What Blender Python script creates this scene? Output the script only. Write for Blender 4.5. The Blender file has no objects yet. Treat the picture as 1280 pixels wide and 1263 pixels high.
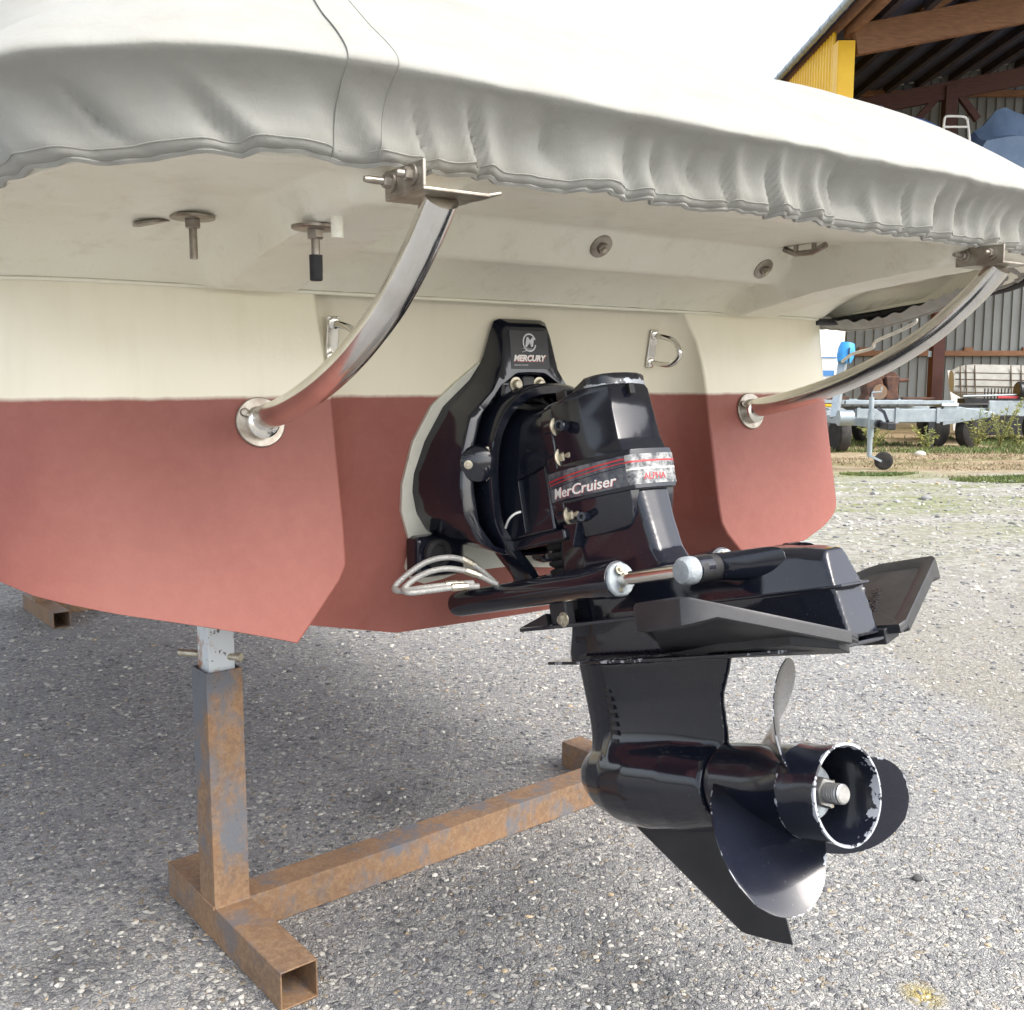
import bpy, bmesh, math, random
from mathutils import Vector, Matrix, noise

rnd = random.Random(7)
scene = bpy.context.scene
COL = scene.collection
R_ = math.radians
V = Vector

# ------------------------------------------------------------------ camera, world, sun, exposure
CAM_H, FPX = 1.2, 1250.0
PITCH = math.atan((631.5 - 478.0) / FPX)
cam_d = bpy.data.cameras.new('camera')
cam_d.sensor_width = 36.0
cam_d.lens = 36.0 * FPX / 1280.0
cam_d.clip_start, cam_d.clip_end = 0.05, 3000.0
cam = bpy.data.objects.new('camera', cam_d)
cam.location = (0, 0, CAM_H)
cam.rotation_euler = (math.pi / 2 - PITCH, 0, 0)
COL.objects.link(cam)
scene.camera = cam

SUN_EL, SUN_AZ = R_(47), R_(124)          # azimuth clockwise from +Y (the way the camera looks)
world = bpy.data.worlds.new('World')
scene.world = world
world.use_nodes = True
wn, wl = world.node_tree.nodes, world.node_tree.links
wn.clear()
sky = wn.new('ShaderNodeTexSky')
sky.sky_type = 'NISHITA'
sky.sun_disc = False
sky.sun_elevation, sky.sun_rotation = SUN_EL, SUN_AZ
sky.air_density, sky.dust_density, sky.ozone_density = 1.0, 4.0, 1.0
hs = wn.new('ShaderNodeHueSaturation')
hs.inputs['Saturation'].default_value = 0.42
bg = wn.new('ShaderNodeBackground')
bg.inputs['Strength'].default_value = 0.15
wo = wn.new('ShaderNodeOutputWorld')
wl.new(sky.outputs[0], hs.inputs['Color'])
wl.new(hs.outputs[0], bg.inputs['Color'])
wl.new(bg.outputs[0], wo.inputs['Surface'])

sun_d = bpy.data.lights.new('sun', 'SUN')
sun_d.energy, sun_d.angle = 0.62, R_(28)
sun_d.color = (1.0, 0.95, 0.88)
sun = bpy.data.objects.new('sun', sun_d)
sd = V((math.sin(SUN_AZ) * math.cos(SUN_EL), math.cos(SUN_AZ) * math.cos(SUN_EL), math.sin(SUN_EL)))
sun.rotation_euler = sd.to_track_quat('Z', 'Y').to_euler()
sun.location = sd * 30
COL.objects.link(sun)

vs = scene.view_settings
vs.view_transform, vs.look = 'Standard', 'None'
vs.exposure, vs.gamma, vs.use_curve_mapping = 1.48, 1.0, False
scene.cycles.max_bounces = 8
scene.cycles.glossy_bounces = 5
scene.cycles.use_denoising = True

# ------------------------------------------------------------------ frames of reference
cP, sP = math.cos(PITCH), math.sin(PITCH)
def at(u, v, Y):
    """point of the world seen at photo pixel u,v and Y metres ahead"""
    x, z = (u - 640) / FPX, -(v - 631.5) / FPX
    d = V((x, cP + z * sP, -sP + z * cP))
    return V((0, 0, CAM_H)) + d * (Y / d.y)
def gnd(u, v, Z=0.0):
    x, z = (u - 640) / FPX, -(v - 631.5) / FPX
    d = V((x, cP + z * sP, -sP + z * cP))
    return V((0, 0, CAM_H)) + d * ((Z - CAM_H) / d.z)

TH = R_(34)                                # the stern is seen 34 degrees off square
rV = V((math.cos(TH), math.sin(TH), 0)); aV = V((math.sin(TH), -math.cos(TH), 0)); zV = V((0, 0, 1))
M0 = V((0.0499, 2.0315, 0))
def B(l, f, z):                            # boat: starboard, aft, up (the port quarter is a little fuller)
    if l < -.55: l -= .075 * sstep(.55, .95, -l)
    return M0 + rV * l + aV * f + zV * z
TAU = R_(15)
cT, sT = math.cos(TAU), math.sin(TAU)
def D(x, l, z): return B(l, 0.752 + x * cT - z * sT, 0.60 + x * sT + z * cT)   # drive, tilted: aft, starboard, up

def interp(t, tab):
    if t <= tab[0][0]: return tab[0][1]
    for (a, b), (c, d) in zip(tab, tab[1:]):
        if t <= c: return b + (d - b) * (t - a) / (c - a)
    return tab[-1][1]
def sstep(a, b, x):
    t = max(0.0, min(1.0, (x - a) / (b - a))); return t * t * (3 - 2 * t)
def catmull(pts, n):
    out = []
    P = [pts[0]] + list(pts) + [pts[-1]]
    for i in range(1, len(P) - 2):
        p0, p1, p2, p3 = P[i - 1:i + 3]
        for k in range(n):
            t = k / n
            out.append(tuple(0.5 * ((2 * b) + (c - a) * t + (2 * a - 5 * b + 4 * c - d) * t * t + (-a + 3 * b - 3 * c + d) * t ** 3)
                             for a, b, c, d in zip(p0, p1, p2, p3)))
    out.append(tuple(pts[-1]))
    return out

# ------------------------------------------------------------------ materials
def mat(name, base=(.5, .5, .5), rough=.5, metal=0.0, spec=.5, coat=0.0):
    m = bpy.data.materials.new(name); m.use_nodes = True
    b = m.node_tree.nodes['Principled BSDF']
    b.inputs['Base Color'].default_value = (*base, 1)
    b.inputs['Roughness'].default_value = rough
    b.inputs['Metallic'].default_value = metal
    b.inputs['Specular IOR Level'].default_value = spec
    b.inputs['Coat Weight'].default_value = coat
    return m
class NT:
    def __init__(s, m):
        s.m = m; s.n = m.node_tree.nodes; s.l = m.node_tree.links; s.b = s.n['Principled BSDF']
    def new(s, t, **k):
        x = s.n.new(t)
        for a, b in k.items(): setattr(x, a, b)
        return x
    def pos(s, scale=(1, 1, 1)):
        g = s.new('ShaderNodeNewGeometry'); mp = s.new('ShaderNodeMapping')
        mp.inputs['Scale'].default_value = scale
        s.l.new(g.outputs['Position'], mp.inputs['Vector']); return mp.outputs[0]
    def noise(s, scale, detail=4, rough=.55, vec=None, dist=0):
        x = s.new('ShaderNodeTexNoise')
        x.inputs['Scale'].default_value = scale; x.inputs['Detail'].default_value = detail
        x.inputs['Roughness'].default_value = rough; x.inputs['Distortion'].default_value = dist
        s.l.new(vec if vec is not None else s.pos(), x.inputs['Vector']); return x.outputs['Fac']
    def ramp(s, fac, stops, interp='LINEAR'):
        x = s.new('ShaderNodeValToRGB'); x.color_ramp.interpolation = interp
        e = x.color_ramp.elements
        while len(e) < len(stops): e.new(0.5)
        for el, (p, c) in zip(e, stops):
            el.position = p; el.color = (*c, 1) if isinstance(c, tuple) else (c, c, c, 1)
        s.l.new(fac, x.inputs[0]); return x.outputs[0]
    def mix(s, fac, a, b, mode='MIX'):
        x = s.new('ShaderNodeMix', data_type='RGBA', blend_type=mode)
        for i, val in ((0, fac), (6, a), (7, b)):
            if isinstance(val, (int, float)): x.inputs[i].default_value = val
            elif isinstance(val, tuple): x.inputs[i].default_value = (*val, 1)
            else: s.l.new(val, x.inputs[i])
        return x.outputs[2]
    def math(s, op, a, b=0.0, clamp=False):
        x = s.new('ShaderNodeMath', operation=op, use_clamp=clamp)
        for i, val in ((0, a), (1, b)):
            if isinstance(val, (int, float)): x.inputs[i].default_value = val
            else: s.l.new(val, x.inputs[i])
        return x.outputs[0]
    def sep(s, vec):
        x = s.new('ShaderNodeSeparateXYZ'); s.l.new(vec, x.inputs[0]); return x.outputs
    def bump(s, h, strength, dist=.01, prev=None):
        x = s.new('ShaderNodeBump'); x.inputs['Strength'].default_value = strength; x.inputs['Distance'].default_value = dist
        s.l.new(h, x.inputs['Height'])
        if prev is not None: s.l.new(prev, x.inputs['Normal'])
        return x.outputs[0]
    def set(s, **k):
        for a, b in k.items():
            nm = {'color': 'Base Color', 'rough': 'Roughness', 'normal': 'Normal', 'metal': 'Metallic'}[a]
            if isinstance(b, (int, float)): s.b.inputs[nm].default_value = b
            else: s.l.new(b, s.b.inputs[nm])

def varied(name, c1, c2, scale, rough, metal=0.0, bump=0.0, bscale=200, rvar=.12, stretch=(1, 1, 1), lo=.35, hi=.65):
    m = mat(name, c1, rough, metal); t = NT(m)
    p = t.pos(stretch)
    n = t.noise(scale, 6, .6, p)
    t.set(color=t.mix(t.ramp(n, [(lo, 0.0), (hi, 1.0)]), c1, c2))
    n2 = t.noise(scale * 3.1, 5, .6, p)
    t.set(rough=t.math('ADD', rough - rvar / 2, t.math('MULTIPLY', n2, rvar)))
    if bump: t.set(normal=t.bump(t.noise(bscale, 4, .6), bump, .004))
    return m

# glossy black drive paint, with dust and chips (the 'chip' attribute says where paint has worn)
def black_paint(name, base=(.0085, .0105, .0195), rough=.085, chips=True):
    m = mat(name, base, rough, 0, .5, .35); t = NT(m)
    m.node_tree.nodes['Principled BSDF'].inputs['Coat Roughness'].default_value = .05
    dust = t.noise(9, 6, .65)
    sc = t.noise(420, 2, .5)
    speck = t.ramp(sc, [(.70, 0.0), (.76, 1.0)])
    base_c = t.mix(t.ramp(dust, [(.45, 0.0), (.8, .35)]), base, (.022, .023, .027))
    base_c = t.mix(t.math('MULTIPLY', speck, .35), base_c, (.25, .26, .28))
    rr = t.math('ADD', rough - .04, t.math('MULTIPLY', dust, .16))
    met = 0.0
    if chips:
        at_ = t.new('ShaderNodeAttribute', attribute_name='chip')
        n = t.noise(38, 6, .65)
        k = t.math('ADD', at_.outputs['Fac'], t.math('SUBTRACT', n, .5))
        f = t.ramp(k, [(.29, 0.0), (.31, 1.0)])
        base_c = t.mix(f, base_c, (.50, .53, .58))
        rr = t.math('ADD', rr, t.math('MULTIPLY', f, .22))
        t.set(metal=t.math('MULTIPLY', f, .35))
    t.set(color=base_c, rough=rr)
    t.set(normal=t.bump(t.noise(60, 3, .5), .035, .002))
    return m
M_black = black_paint('black_gloss_paint')
M_satin = varied('black_satin_paint', (.012, .013, .018), (.022, .023, .028), 14, .34, bump=.04, bscale=90)
M_prop = black_paint('propeller_paint', (.009, .011, .020), .17)
M_fin = varied('black_plastic', (.018, .019, .023), (.032, .033, .036), 22, .42, bump=.10, bscale=500)
M_rubber = varied('rubber', (.012, .012, .014), (.03, .03, .032), 30, .65, bump=.15, bscale=300)
M_steel = varied('stainless_steel', (.82, .81, .78), (.70, .68, .64), 14, .16, 1.0, bump=.015, bscale=350, rvar=.16)
M_dull = varied('weathered_stainless', (.42, .39, .34), (.26, .22, .18), 40, .36, .85, bump=.12, bscale=260)
M_bolt = varied('zinc_bolt', (.62, .58, .47), (.42, .38, .29), 90, .38, .75, bump=.1, bscale=400)
M_anode = varied('zinc_anode', (.27, .31, .34), (.40, .44, .46), 70, .58, .15, bump=.45, bscale=190)
M_gask = varied('white_gasket', (.66, .66, .58), (.56, .56, .49), 12, .5)
M_hose = varied('braided_hose', (.56, .56, .53), (.38, .38, .36), 300, .42, .35, bump=.35, bscale=900)
M_white = varied('white_paint', (.74, .75, .74), (.62, .63, .62), 8, .4)
M_red_print = mat('red_print', (.55, .03, .035), .35)
M_white_print = mat('white_print', (.82, .82, .80), .35)
M_grey_print = mat('silver_print', (.45, .46, .48), .3, .4)
M_decal = varied('dark_decal', (.05, .055, .075), (.20, .21, .22), 42, .30, 0, bump=.05, rvar=.25, lo=.42, hi=.7)
M_decal_worn = varied('worn_decal', (.36, .37, .37), (.05, .055, .065), 95, .40, .1, lo=.40, hi=.62, rvar=.25)
M_nut = varied('steel_nut', (.58, .58, .57), (.38, .38, .37), 60, .3, .85, bump=.1, bscale=300)
M_black_plain = mat('plain_black', (.008, .008, .01), .5)

# hull: cream gelcoat over brick-red antifouling, split at the waterline
m = mat('hull_paint', (.7, .66, .5), .35); t = NT(m); M_hull = m
P = t.pos(); z = t.sep(P)[2]
edge = t.math('ADD', z, t.math('MULTIPLY', t.math('SUBTRACT', t.noise(13, 5, .7), .5), .009))
f = t.ramp(t.math('SUBTRACT', edge, 0.674), [(.4995, 0.0), (.5005, 1.0)])
n1 = t.noise(2.4, 5, .6); n2 = t.noise(40, 5, .7)
red = t.mix(t.ramp(n1, [(.3, 0.0), (.75, 1.0)]), (.245, .075, .058), (.290, .104, .081))
red = t.mix(t.math('MULTIPLY', t.ramp(n2, [(.4, 0.0), (.75, 1.0)]), .28), red, (.355, .13, .10))
red = t.mix(t.math('MULTIPLY', t.ramp(t.noise(6, 7, .72, t.pos((1, 1, .6))), [(.52, 0.0), (.75, 1.0)]), .4), red, (.20, .052, .043))
cr = t.mix(t.ramp(n1, [(.35, 0.0), (.8, 1.0)]), (.84, .795, .645), (.79, .735, .575))
streak = t.noise(34, 5, .65, t.pos((1, 1, .04)))
cr = t.mix(t.math('MULTIPLY', t.ramp(streak, [(.5, 0.0), (.8, 1.0)]), .25), cr, (.68, .62, .45))
t.set(color=t.mix(f, red, cr), rough=t.mix(f, (.62,) * 3, (.30,) * 3))
t.set(normal=t.bump(t.noise(150, 3, .6), .10, .003, t.bump(t.noise(9, 2), .06, .02)))

m = mat('gelcoat', (.8, .77, .62), .34); t = NT(m); M_gel = m
n1 = t.noise(3.5, 5, .6)
c = t.mix(t.ramp(n1, [(.35, 0.0), (.75, 1.0)]), (.86, .85, .745), (.80, .77, .63))
dirt = t.math('MULTIPLY', t.ramp(t.noise(15, 6, .72), [(.54, 0.0), (.74, 1.0)]), .38)
c = t.mix(dirt, c, (.52, .47, .34))
c = t.mix(t.math('MULTIPLY', t.ramp(t.noise(260, 2), [(.70, 0.0), (.74, 1.0)]), .4), c, (.35, .30, .2))
t.set(color=c, rough=t.math('ADD', .3, t.math('MULTIPLY', n1, .2)))
t.set(normal=t.bump(t.noise(95, 4, .65), .16, .004, t.bump(t.noise(12, 2), .09, .02)))

m = mat('canvas', (.6, .6, .55), .85, 0, .25); t = NT(m); M_canvas = m
n1 = t.noise(5, 7, .66)
c = t.mix(t.ramp(n1, [(.3, 0.0), (.75, 1.0)]), (.292, .290, .262), (.330, .334, .312))
c = t.mix(t.math('MULTIPLY', t.ramp(t.noise(9, 7, .7, t.pos((1, 1, 2.5))), [(.52, 0.0), (.78, 1.0)]), .5), c, (.24, .22, .175))
t.set(color=c)
wv = t.noise(900, 2, .5)
cr_ = t.noise(26, 3, .5, t.pos((1, 1, 1)), .4)
t.set(normal=t.bump(wv, .30, .0014, t.bump(t.noise(70, 5, .65, t.pos((1, 1, .6)), 1.2), .16, .005, t.bump(cr_, .12, .009))))
t.b.inputs['Sheen Weight'].default_value = .15

def rust_mat(name, blue=.5, up=0.0):
    m = mat(name, (.3, .15, .06), .75); t = NT(m)
    n1 = t.noise(7, 7, .65); n2 = t.noise(70, 5, .7); n3 = t.noise(8, 7, .7, t.pos((1, 1, .7)))
    c = t.mix(t.ramp(n1, [(.3, 0.0), (.7, 1.0)]), (.29, .165, .085), (.165, .105, .068))
    c = t.mix(t.math('MULTIPLY', t.ramp(n2, [(.42, 0.0), (.68, 1.0)]), .6), c, (.38, .26, .15))
    if up: n3 = t.math('ADD', n3, t.math('MULTIPLY', t.math('SUBTRACT', t.sep(t.pos())[2], .30), up))
    c = t.mix(t.math('MULTIPLY', t.ramp(n3, [(.5, 0.0), (.62, 1.0)]), blue), c, (.125, .155, .19))
    c = t.mix(t.math('MULTIPLY', t.ramp(t.noise(160, 3), [(.62, 0.0), (.7, 1.0)]), .5), c, (.07, .05, .04))
    t.set(color=c, rough=t.math('ADD', .55, t.math('MULTIPLY', n2, .3)))
    t.set(normal=t.bump(t.noise(190, 5, .7), .45, .003))
    return m
M_rust = rust_mat('rusty_steel', .55)
M_rustblue = rust_mat('rusty_blue_steel', .85)
M_rustpost = rust_mat('rusty_blue_post', .85, .38)
M_rustred = varied('rusty_iron', (.045, .026, .022), (.13, .055, .03), 9, .8, bump=.3, bscale=60)

m = mat('chipped_white_paint', (.6, .66, .68), .4); t = NT(m); M_chip = m
f = t.ramp(t.noise(34, 7, .7), [(.60, 0.0), (.63, 1.0)])
f2 = t.ramp(t.noise(11, 5, .6), [(.60, 0.0), (.68, 1.0)])
c = t.mix(f, (.66, .72, .75), (.06, .045, .035)); c = t.mix(f2, c, (.34, .15, .06))
t.set(color=c, normal=t.bump(t.noise(90, 4), .15, .003))

def timber(name, a, b):
    m = mat(name, a, .75); t = NT(m)
    n = t.noise(3, 5, .6, t.pos((1.2, 1.2, 9)), .4)
    t.set(color=t.mix(t.ramp(n, [(.3, 0.0), (.75, 1.0)]), a, b), normal=t.bump(n, .2, .01)); return m
M_beam = timber('stained_timber', (.27, .14, .07), (.15, .065, .035))
M_beam_red = timber('brown_stained_timber', (.10, .038, .028), (.06, .024, .022))
M_purlin = varied('dark_purlin_timber', (.040, .030, .042), (.028, .022, .034), 3, .8)
M_grey_clad = varied('grey_cladding', (.215, .235, .24), (.18, .195, .20), 2.5, .5, .1, stretch=(1, 1, .3))
M_roof = varied('roof_sheet', (.06, .07, .135), (.045, .052, .10), 2, .6)
M_yellow = varied('yellow_cladding', (.86, .54, .022), (.80, .47, .018), 2, .45)
M_galv = varied('galvanised_steel', (.42, .48, .51), (.28, .33, .37), 7, .42, .45, lo=.3, hi=.7)
M_tarp = varied('blue_tarpaulin', (.05, .12, .38), (.09, .17, .42), 3, .6, bump=.3, bscale=6)
M_tarp2 = varied('grey_blue_tarpaulin', (.14, .21, .33), (.10, .16, .27), 2.5, .65, bump=.35, bscale=5)
M_bluecap = varied('blue_plastic', (.03, .27, .72), (.06, .38, .80), 8, .4, bump=.2, bscale=30)
M_float = varied('grey_white_foam', (.42, .415, .38), (.33, .325, .29), 5, .7, bump=.15, bscale=30)
M_cord = varied('cord', (.70, .69, .62), (.55, .54, .47), 60, .8)
M_darkcord = varied('dark_cord', (.14, .10, .06), (.08, .06, .04), 60, .8)
M_tyre = varied('tyre_rubber', (.015, .015, .016), (.04, .036, .032), 9, .8, bump=.4, bscale=60)
M_board = varied('white_board', (.66, .67, .66), (.55, .56, .55), 6, .5)
M_boatwhite = varied('boat_gelcoat', (.76, .78, .80), (.60, .60, .56), 4, .35, stretch=(1, 1, .15), lo=.45, hi=.8)
M_boatblue = mat('blue_stripe', (.06, .20, .45), .4)
M_stem = varied('weed_stem', (.20, .17, .05), (.12, .13, .04), 5, .7)
M_leaf = varied('weed_leaf', (.10, .14, .03), (.26, .24, .05), 5, .6)
M_grass = varied('green_grass', (.09, .14, .035), (.17, .20, .06), 1.3, .7)
M_straw = varied('dry_straw', (.36, .30, .19), (.22, .16, .09), 1.5, .8)

# ------------------------------------------------------------------ geometry builders
class G:
    def __init__(s): s.v = []; s.f = []; s.chip = {}
    def add(s, vs_, fs_):
        o = len(s.v); s.v += [V(p) for p in vs_]; s.f += [tuple(i + o for i in f) for f in fs_]; return o
    def box(s, c, size, X=V((1, 0, 0)), Y=V((0, 1, 0)), Z=V((0, 0, 1))):
        c = V(c); hx, hy, hz = (k / 2 for k in size)
        p = [c + X * (hx * a) + Y * (hy * b) + Z * (hz * d) for d in (-1, 1) for b in (-1, 1) for a in (-1, 1)]
        s.add(p, [(0, 2, 3, 1), (4, 5, 7, 6), (0, 1, 5, 4), (2, 6, 7, 3), (0, 4, 6, 2), (1, 3, 7, 5)]); return s
    def beam(s, a, b, w, h, up=zV):
        a, b = V(a), V(b); Y = (b - a).normalized(); X = Y.cross(up).normalized(); Z = X.cross(Y)
        return s.box((a + b) / 2, (w, (b - a).length, h), X, Y, Z)
    def loft(s, rings, closed=True, caps=True, loop=False):
        n = len(rings[0]); o = s.add([p for r in rings for p in r], [])
        m = len(rings)
        for i in range(m if loop else m - 1):
            for j in range(n if closed else n - 1):
                a, b = o + i * n + j, o + i * n + (j + 1) % n
                c, d = o + ((i + 1) % m) * n + (j + 1) % n, o + ((i + 1) % m) * n + j
                s.f.append((a, b, c, d))
        if caps and closed and not loop:
            s.f.append(tuple(o + j for j in reversed(range(n)))); s.f.append(tuple(o + (m - 1) * n + j for j in range(n)))
        return s
    def tube(s, path, r, n=12, caps=True, loop=False):
        path = [V(p) for p in path]; rings = []; prev = None; m = len(path)
        for i, p in enumerate(path):
            if loop: tg = path[(i + 1) % m] - path[i - 1]
            else: tg = path[min(i + 1, m - 1)] - path[max(i - 1, 0)]
            tg.normalize()
            if prev is None:
                prev = tg.orthogonal().normalized()
            prev = (prev - tg * prev.dot(tg)).normalized()
            bi = tg.cross(prev); rr = r[i] if isinstance(r, (list, tuple)) else r
            rings.append([p + (prev * math.cos(2 * math.pi * k / n) + bi * math.sin(2 * math.pi * k / n)) * rr for k in range(n)])
        return s.loft(rings, True, caps, loop)
    def lathe(s, prof, o, axis, n=32, caps=True):
        """prof: (distance along axis, radius)"""
        axis = V(axis).normalized(); e1 = axis.orthogonal().normalized(); e2 = axis.cross(e1); o = V(o)
        return s.loft([[o + axis * d + (e1 * math.cos(2 * math.pi * k / n) + e2 * math.sin(2 * math.pi * k / n)) * max(r, 1e-5)
                        for k in range(n)] for d, r in prof], True, caps)
    def prism(s, poly, fn, d0, d1):
        n = len(poly)
        return s.loft([[fn(p[0], p[1], d) for p in poly] for d in (d0, d1)], True, True)
    def grid(s, fn, nu, nv):
        o = s.add([fn(i / nu, j / nv) for i in range(nu + 1) for j in range(nv + 1)], [])
        for i in range(nu):
            for j in range(nv):
                a = o + i * (nv + 1) + j
                s.f.append((a, a + nv + 1, a + nv + 2, a + 1))
        return s

WM = {}
def finish(name, g, m, ang=35, bevel=0.0, seg=2, fix=True):
    me = bpy.data.meshes.new(name)
    me.from_pydata([tuple(p) for p in g.v], [], g.f)
    if fix:
        bm = bmesh.new(); bm.from_mesh(me); bmesh.ops.recalc_face_normals(bm, faces=bm.faces); bm.to_mesh(me); bm.free()
    for x in (m if isinstance(m, (list, tuple)) else [m]): me.materials.append(x)
    me.shade_smooth()
    if ang < 180: me.set_sharp_from_angle(angle=R_(ang))
    o = bpy.data.objects.new(name, me); COL.objects.link(o)
    if bevel:
        b = o.modifiers.new('bevel', 'BEVEL'); b.width = bevel; b.segments = seg; b.limit_method = 'ANGLE'; b.angle_limit = R_(38)
        b.harden_normals = True
    return o
def under(o, parent, local=False):
    o.parent = parent
    if not local and parent in WM: o.matrix_parent_inverse = WM[parent].inverted()
    return o
def part(name, g, m, parent, ang=35, bevel=0.0, seg=2, local=False, label=None, fix=True):
    o = finish(name, g, m, ang, bevel, seg, fix); under(o, parent, local)
    if label: o['label'] = label
    return o
def tag(o, label, cat, group=None, kind=None):
    if label: o['label'] = label
    if cat: o['category'] = cat
    if group: o['group'] = group
    if kind: o['kind'] = kind
    return o
def thing(name, label, cat, loc=(0, 0, 0), rot=0.0, group=None):
    o = bpy.data.objects.new(name, None); COL.objects.link(o)
    o.location = loc; o.rotation_euler = (0, 0, rot); o.empty_display_size = .1
    WM[o] = Matrix.Translation(loc) @ Matrix.Rotation(rot, 4, 'Z')
    return tag(o, label, cat, group)
def copy_tree(o, parent=None):
    c = o.copy(); COL.objects.link(c)
    if parent: c.parent = parent
    for ch in list(o.children): copy_tree(ch, c)
    return c
def share(o, name, loc=None, parent=None):
    c = o.copy(); c.name = name; COL.objects.link(c); return c
def fuse(o, voxel, it, lam=.5):
    r = o.modifiers.new('remesh', 'REMESH'); r.mode = 'VOXEL'; r.voxel_size = voxel; r.use_smooth_shade = True
    s = o.modifiers.new('smooth', 'SMOOTH'); s.factor = lam; s.iterations = it
    return o
def set_chip(o, fn):
    a = o.data.attributes.new('chip', 'FLOAT', 'POINT')
    for i, vtx in enumerate(o.data.vertices): a.data[i].value = fn(vtx.co)
def text_obj(name, body, size, o, X, Y, m, parent, shear=0.0, bold=0.0, depth=.0004, align='LEFT', wide=1.0):
    cu = bpy.data.curves.new(name, 'FONT'); cu.body = body; cu.size = size; cu.shear = shear; cu.offset = bold
    cu.extrude = depth; cu.align_x = align; cu.resolution_u = 3
    tmp = bpy.data.objects.new(name, cu); COL.objects.link(tmp)
    dg = bpy.context.evaluated_depsgraph_get()
    me = bpy.data.meshes.new_from_object(tmp.evaluated_get(dg))
    bpy.data.objects.remove(tmp)
    X, Y = V(X).normalized(), V(Y).normalized(); N = X.cross(Y).normalized(); Y = N.cross(X)
    for vtx in me.vertices:
        p = vtx.co.copy(); vtx.co = V(o) + X * (p.x * wide) + Y * p.y + N * p.z
    me.materials.clear(); me.materials.append(m)
    ob = bpy.data.objects.new(name, me); COL.objects.link(ob); under(ob, parent)
    return ob
def bolt(g, o, axis, r=.011, h=.012, stud=.0):
    axis = V(axis).normalized()
    g.lathe([(0, r * 1.5), (.003, r * 1.5), (.0032, r * 1.35)], o, axis, 20)
    g.lathe([(.003, r), (.003 + h * .85, r), (.003 + h, r * .82)], o, axis, 6)
    if stud: g.lathe([(h, r * .55), (h + stud * .8, r * .55), (h + stud, r * .42)], o, axis, 12)

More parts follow.
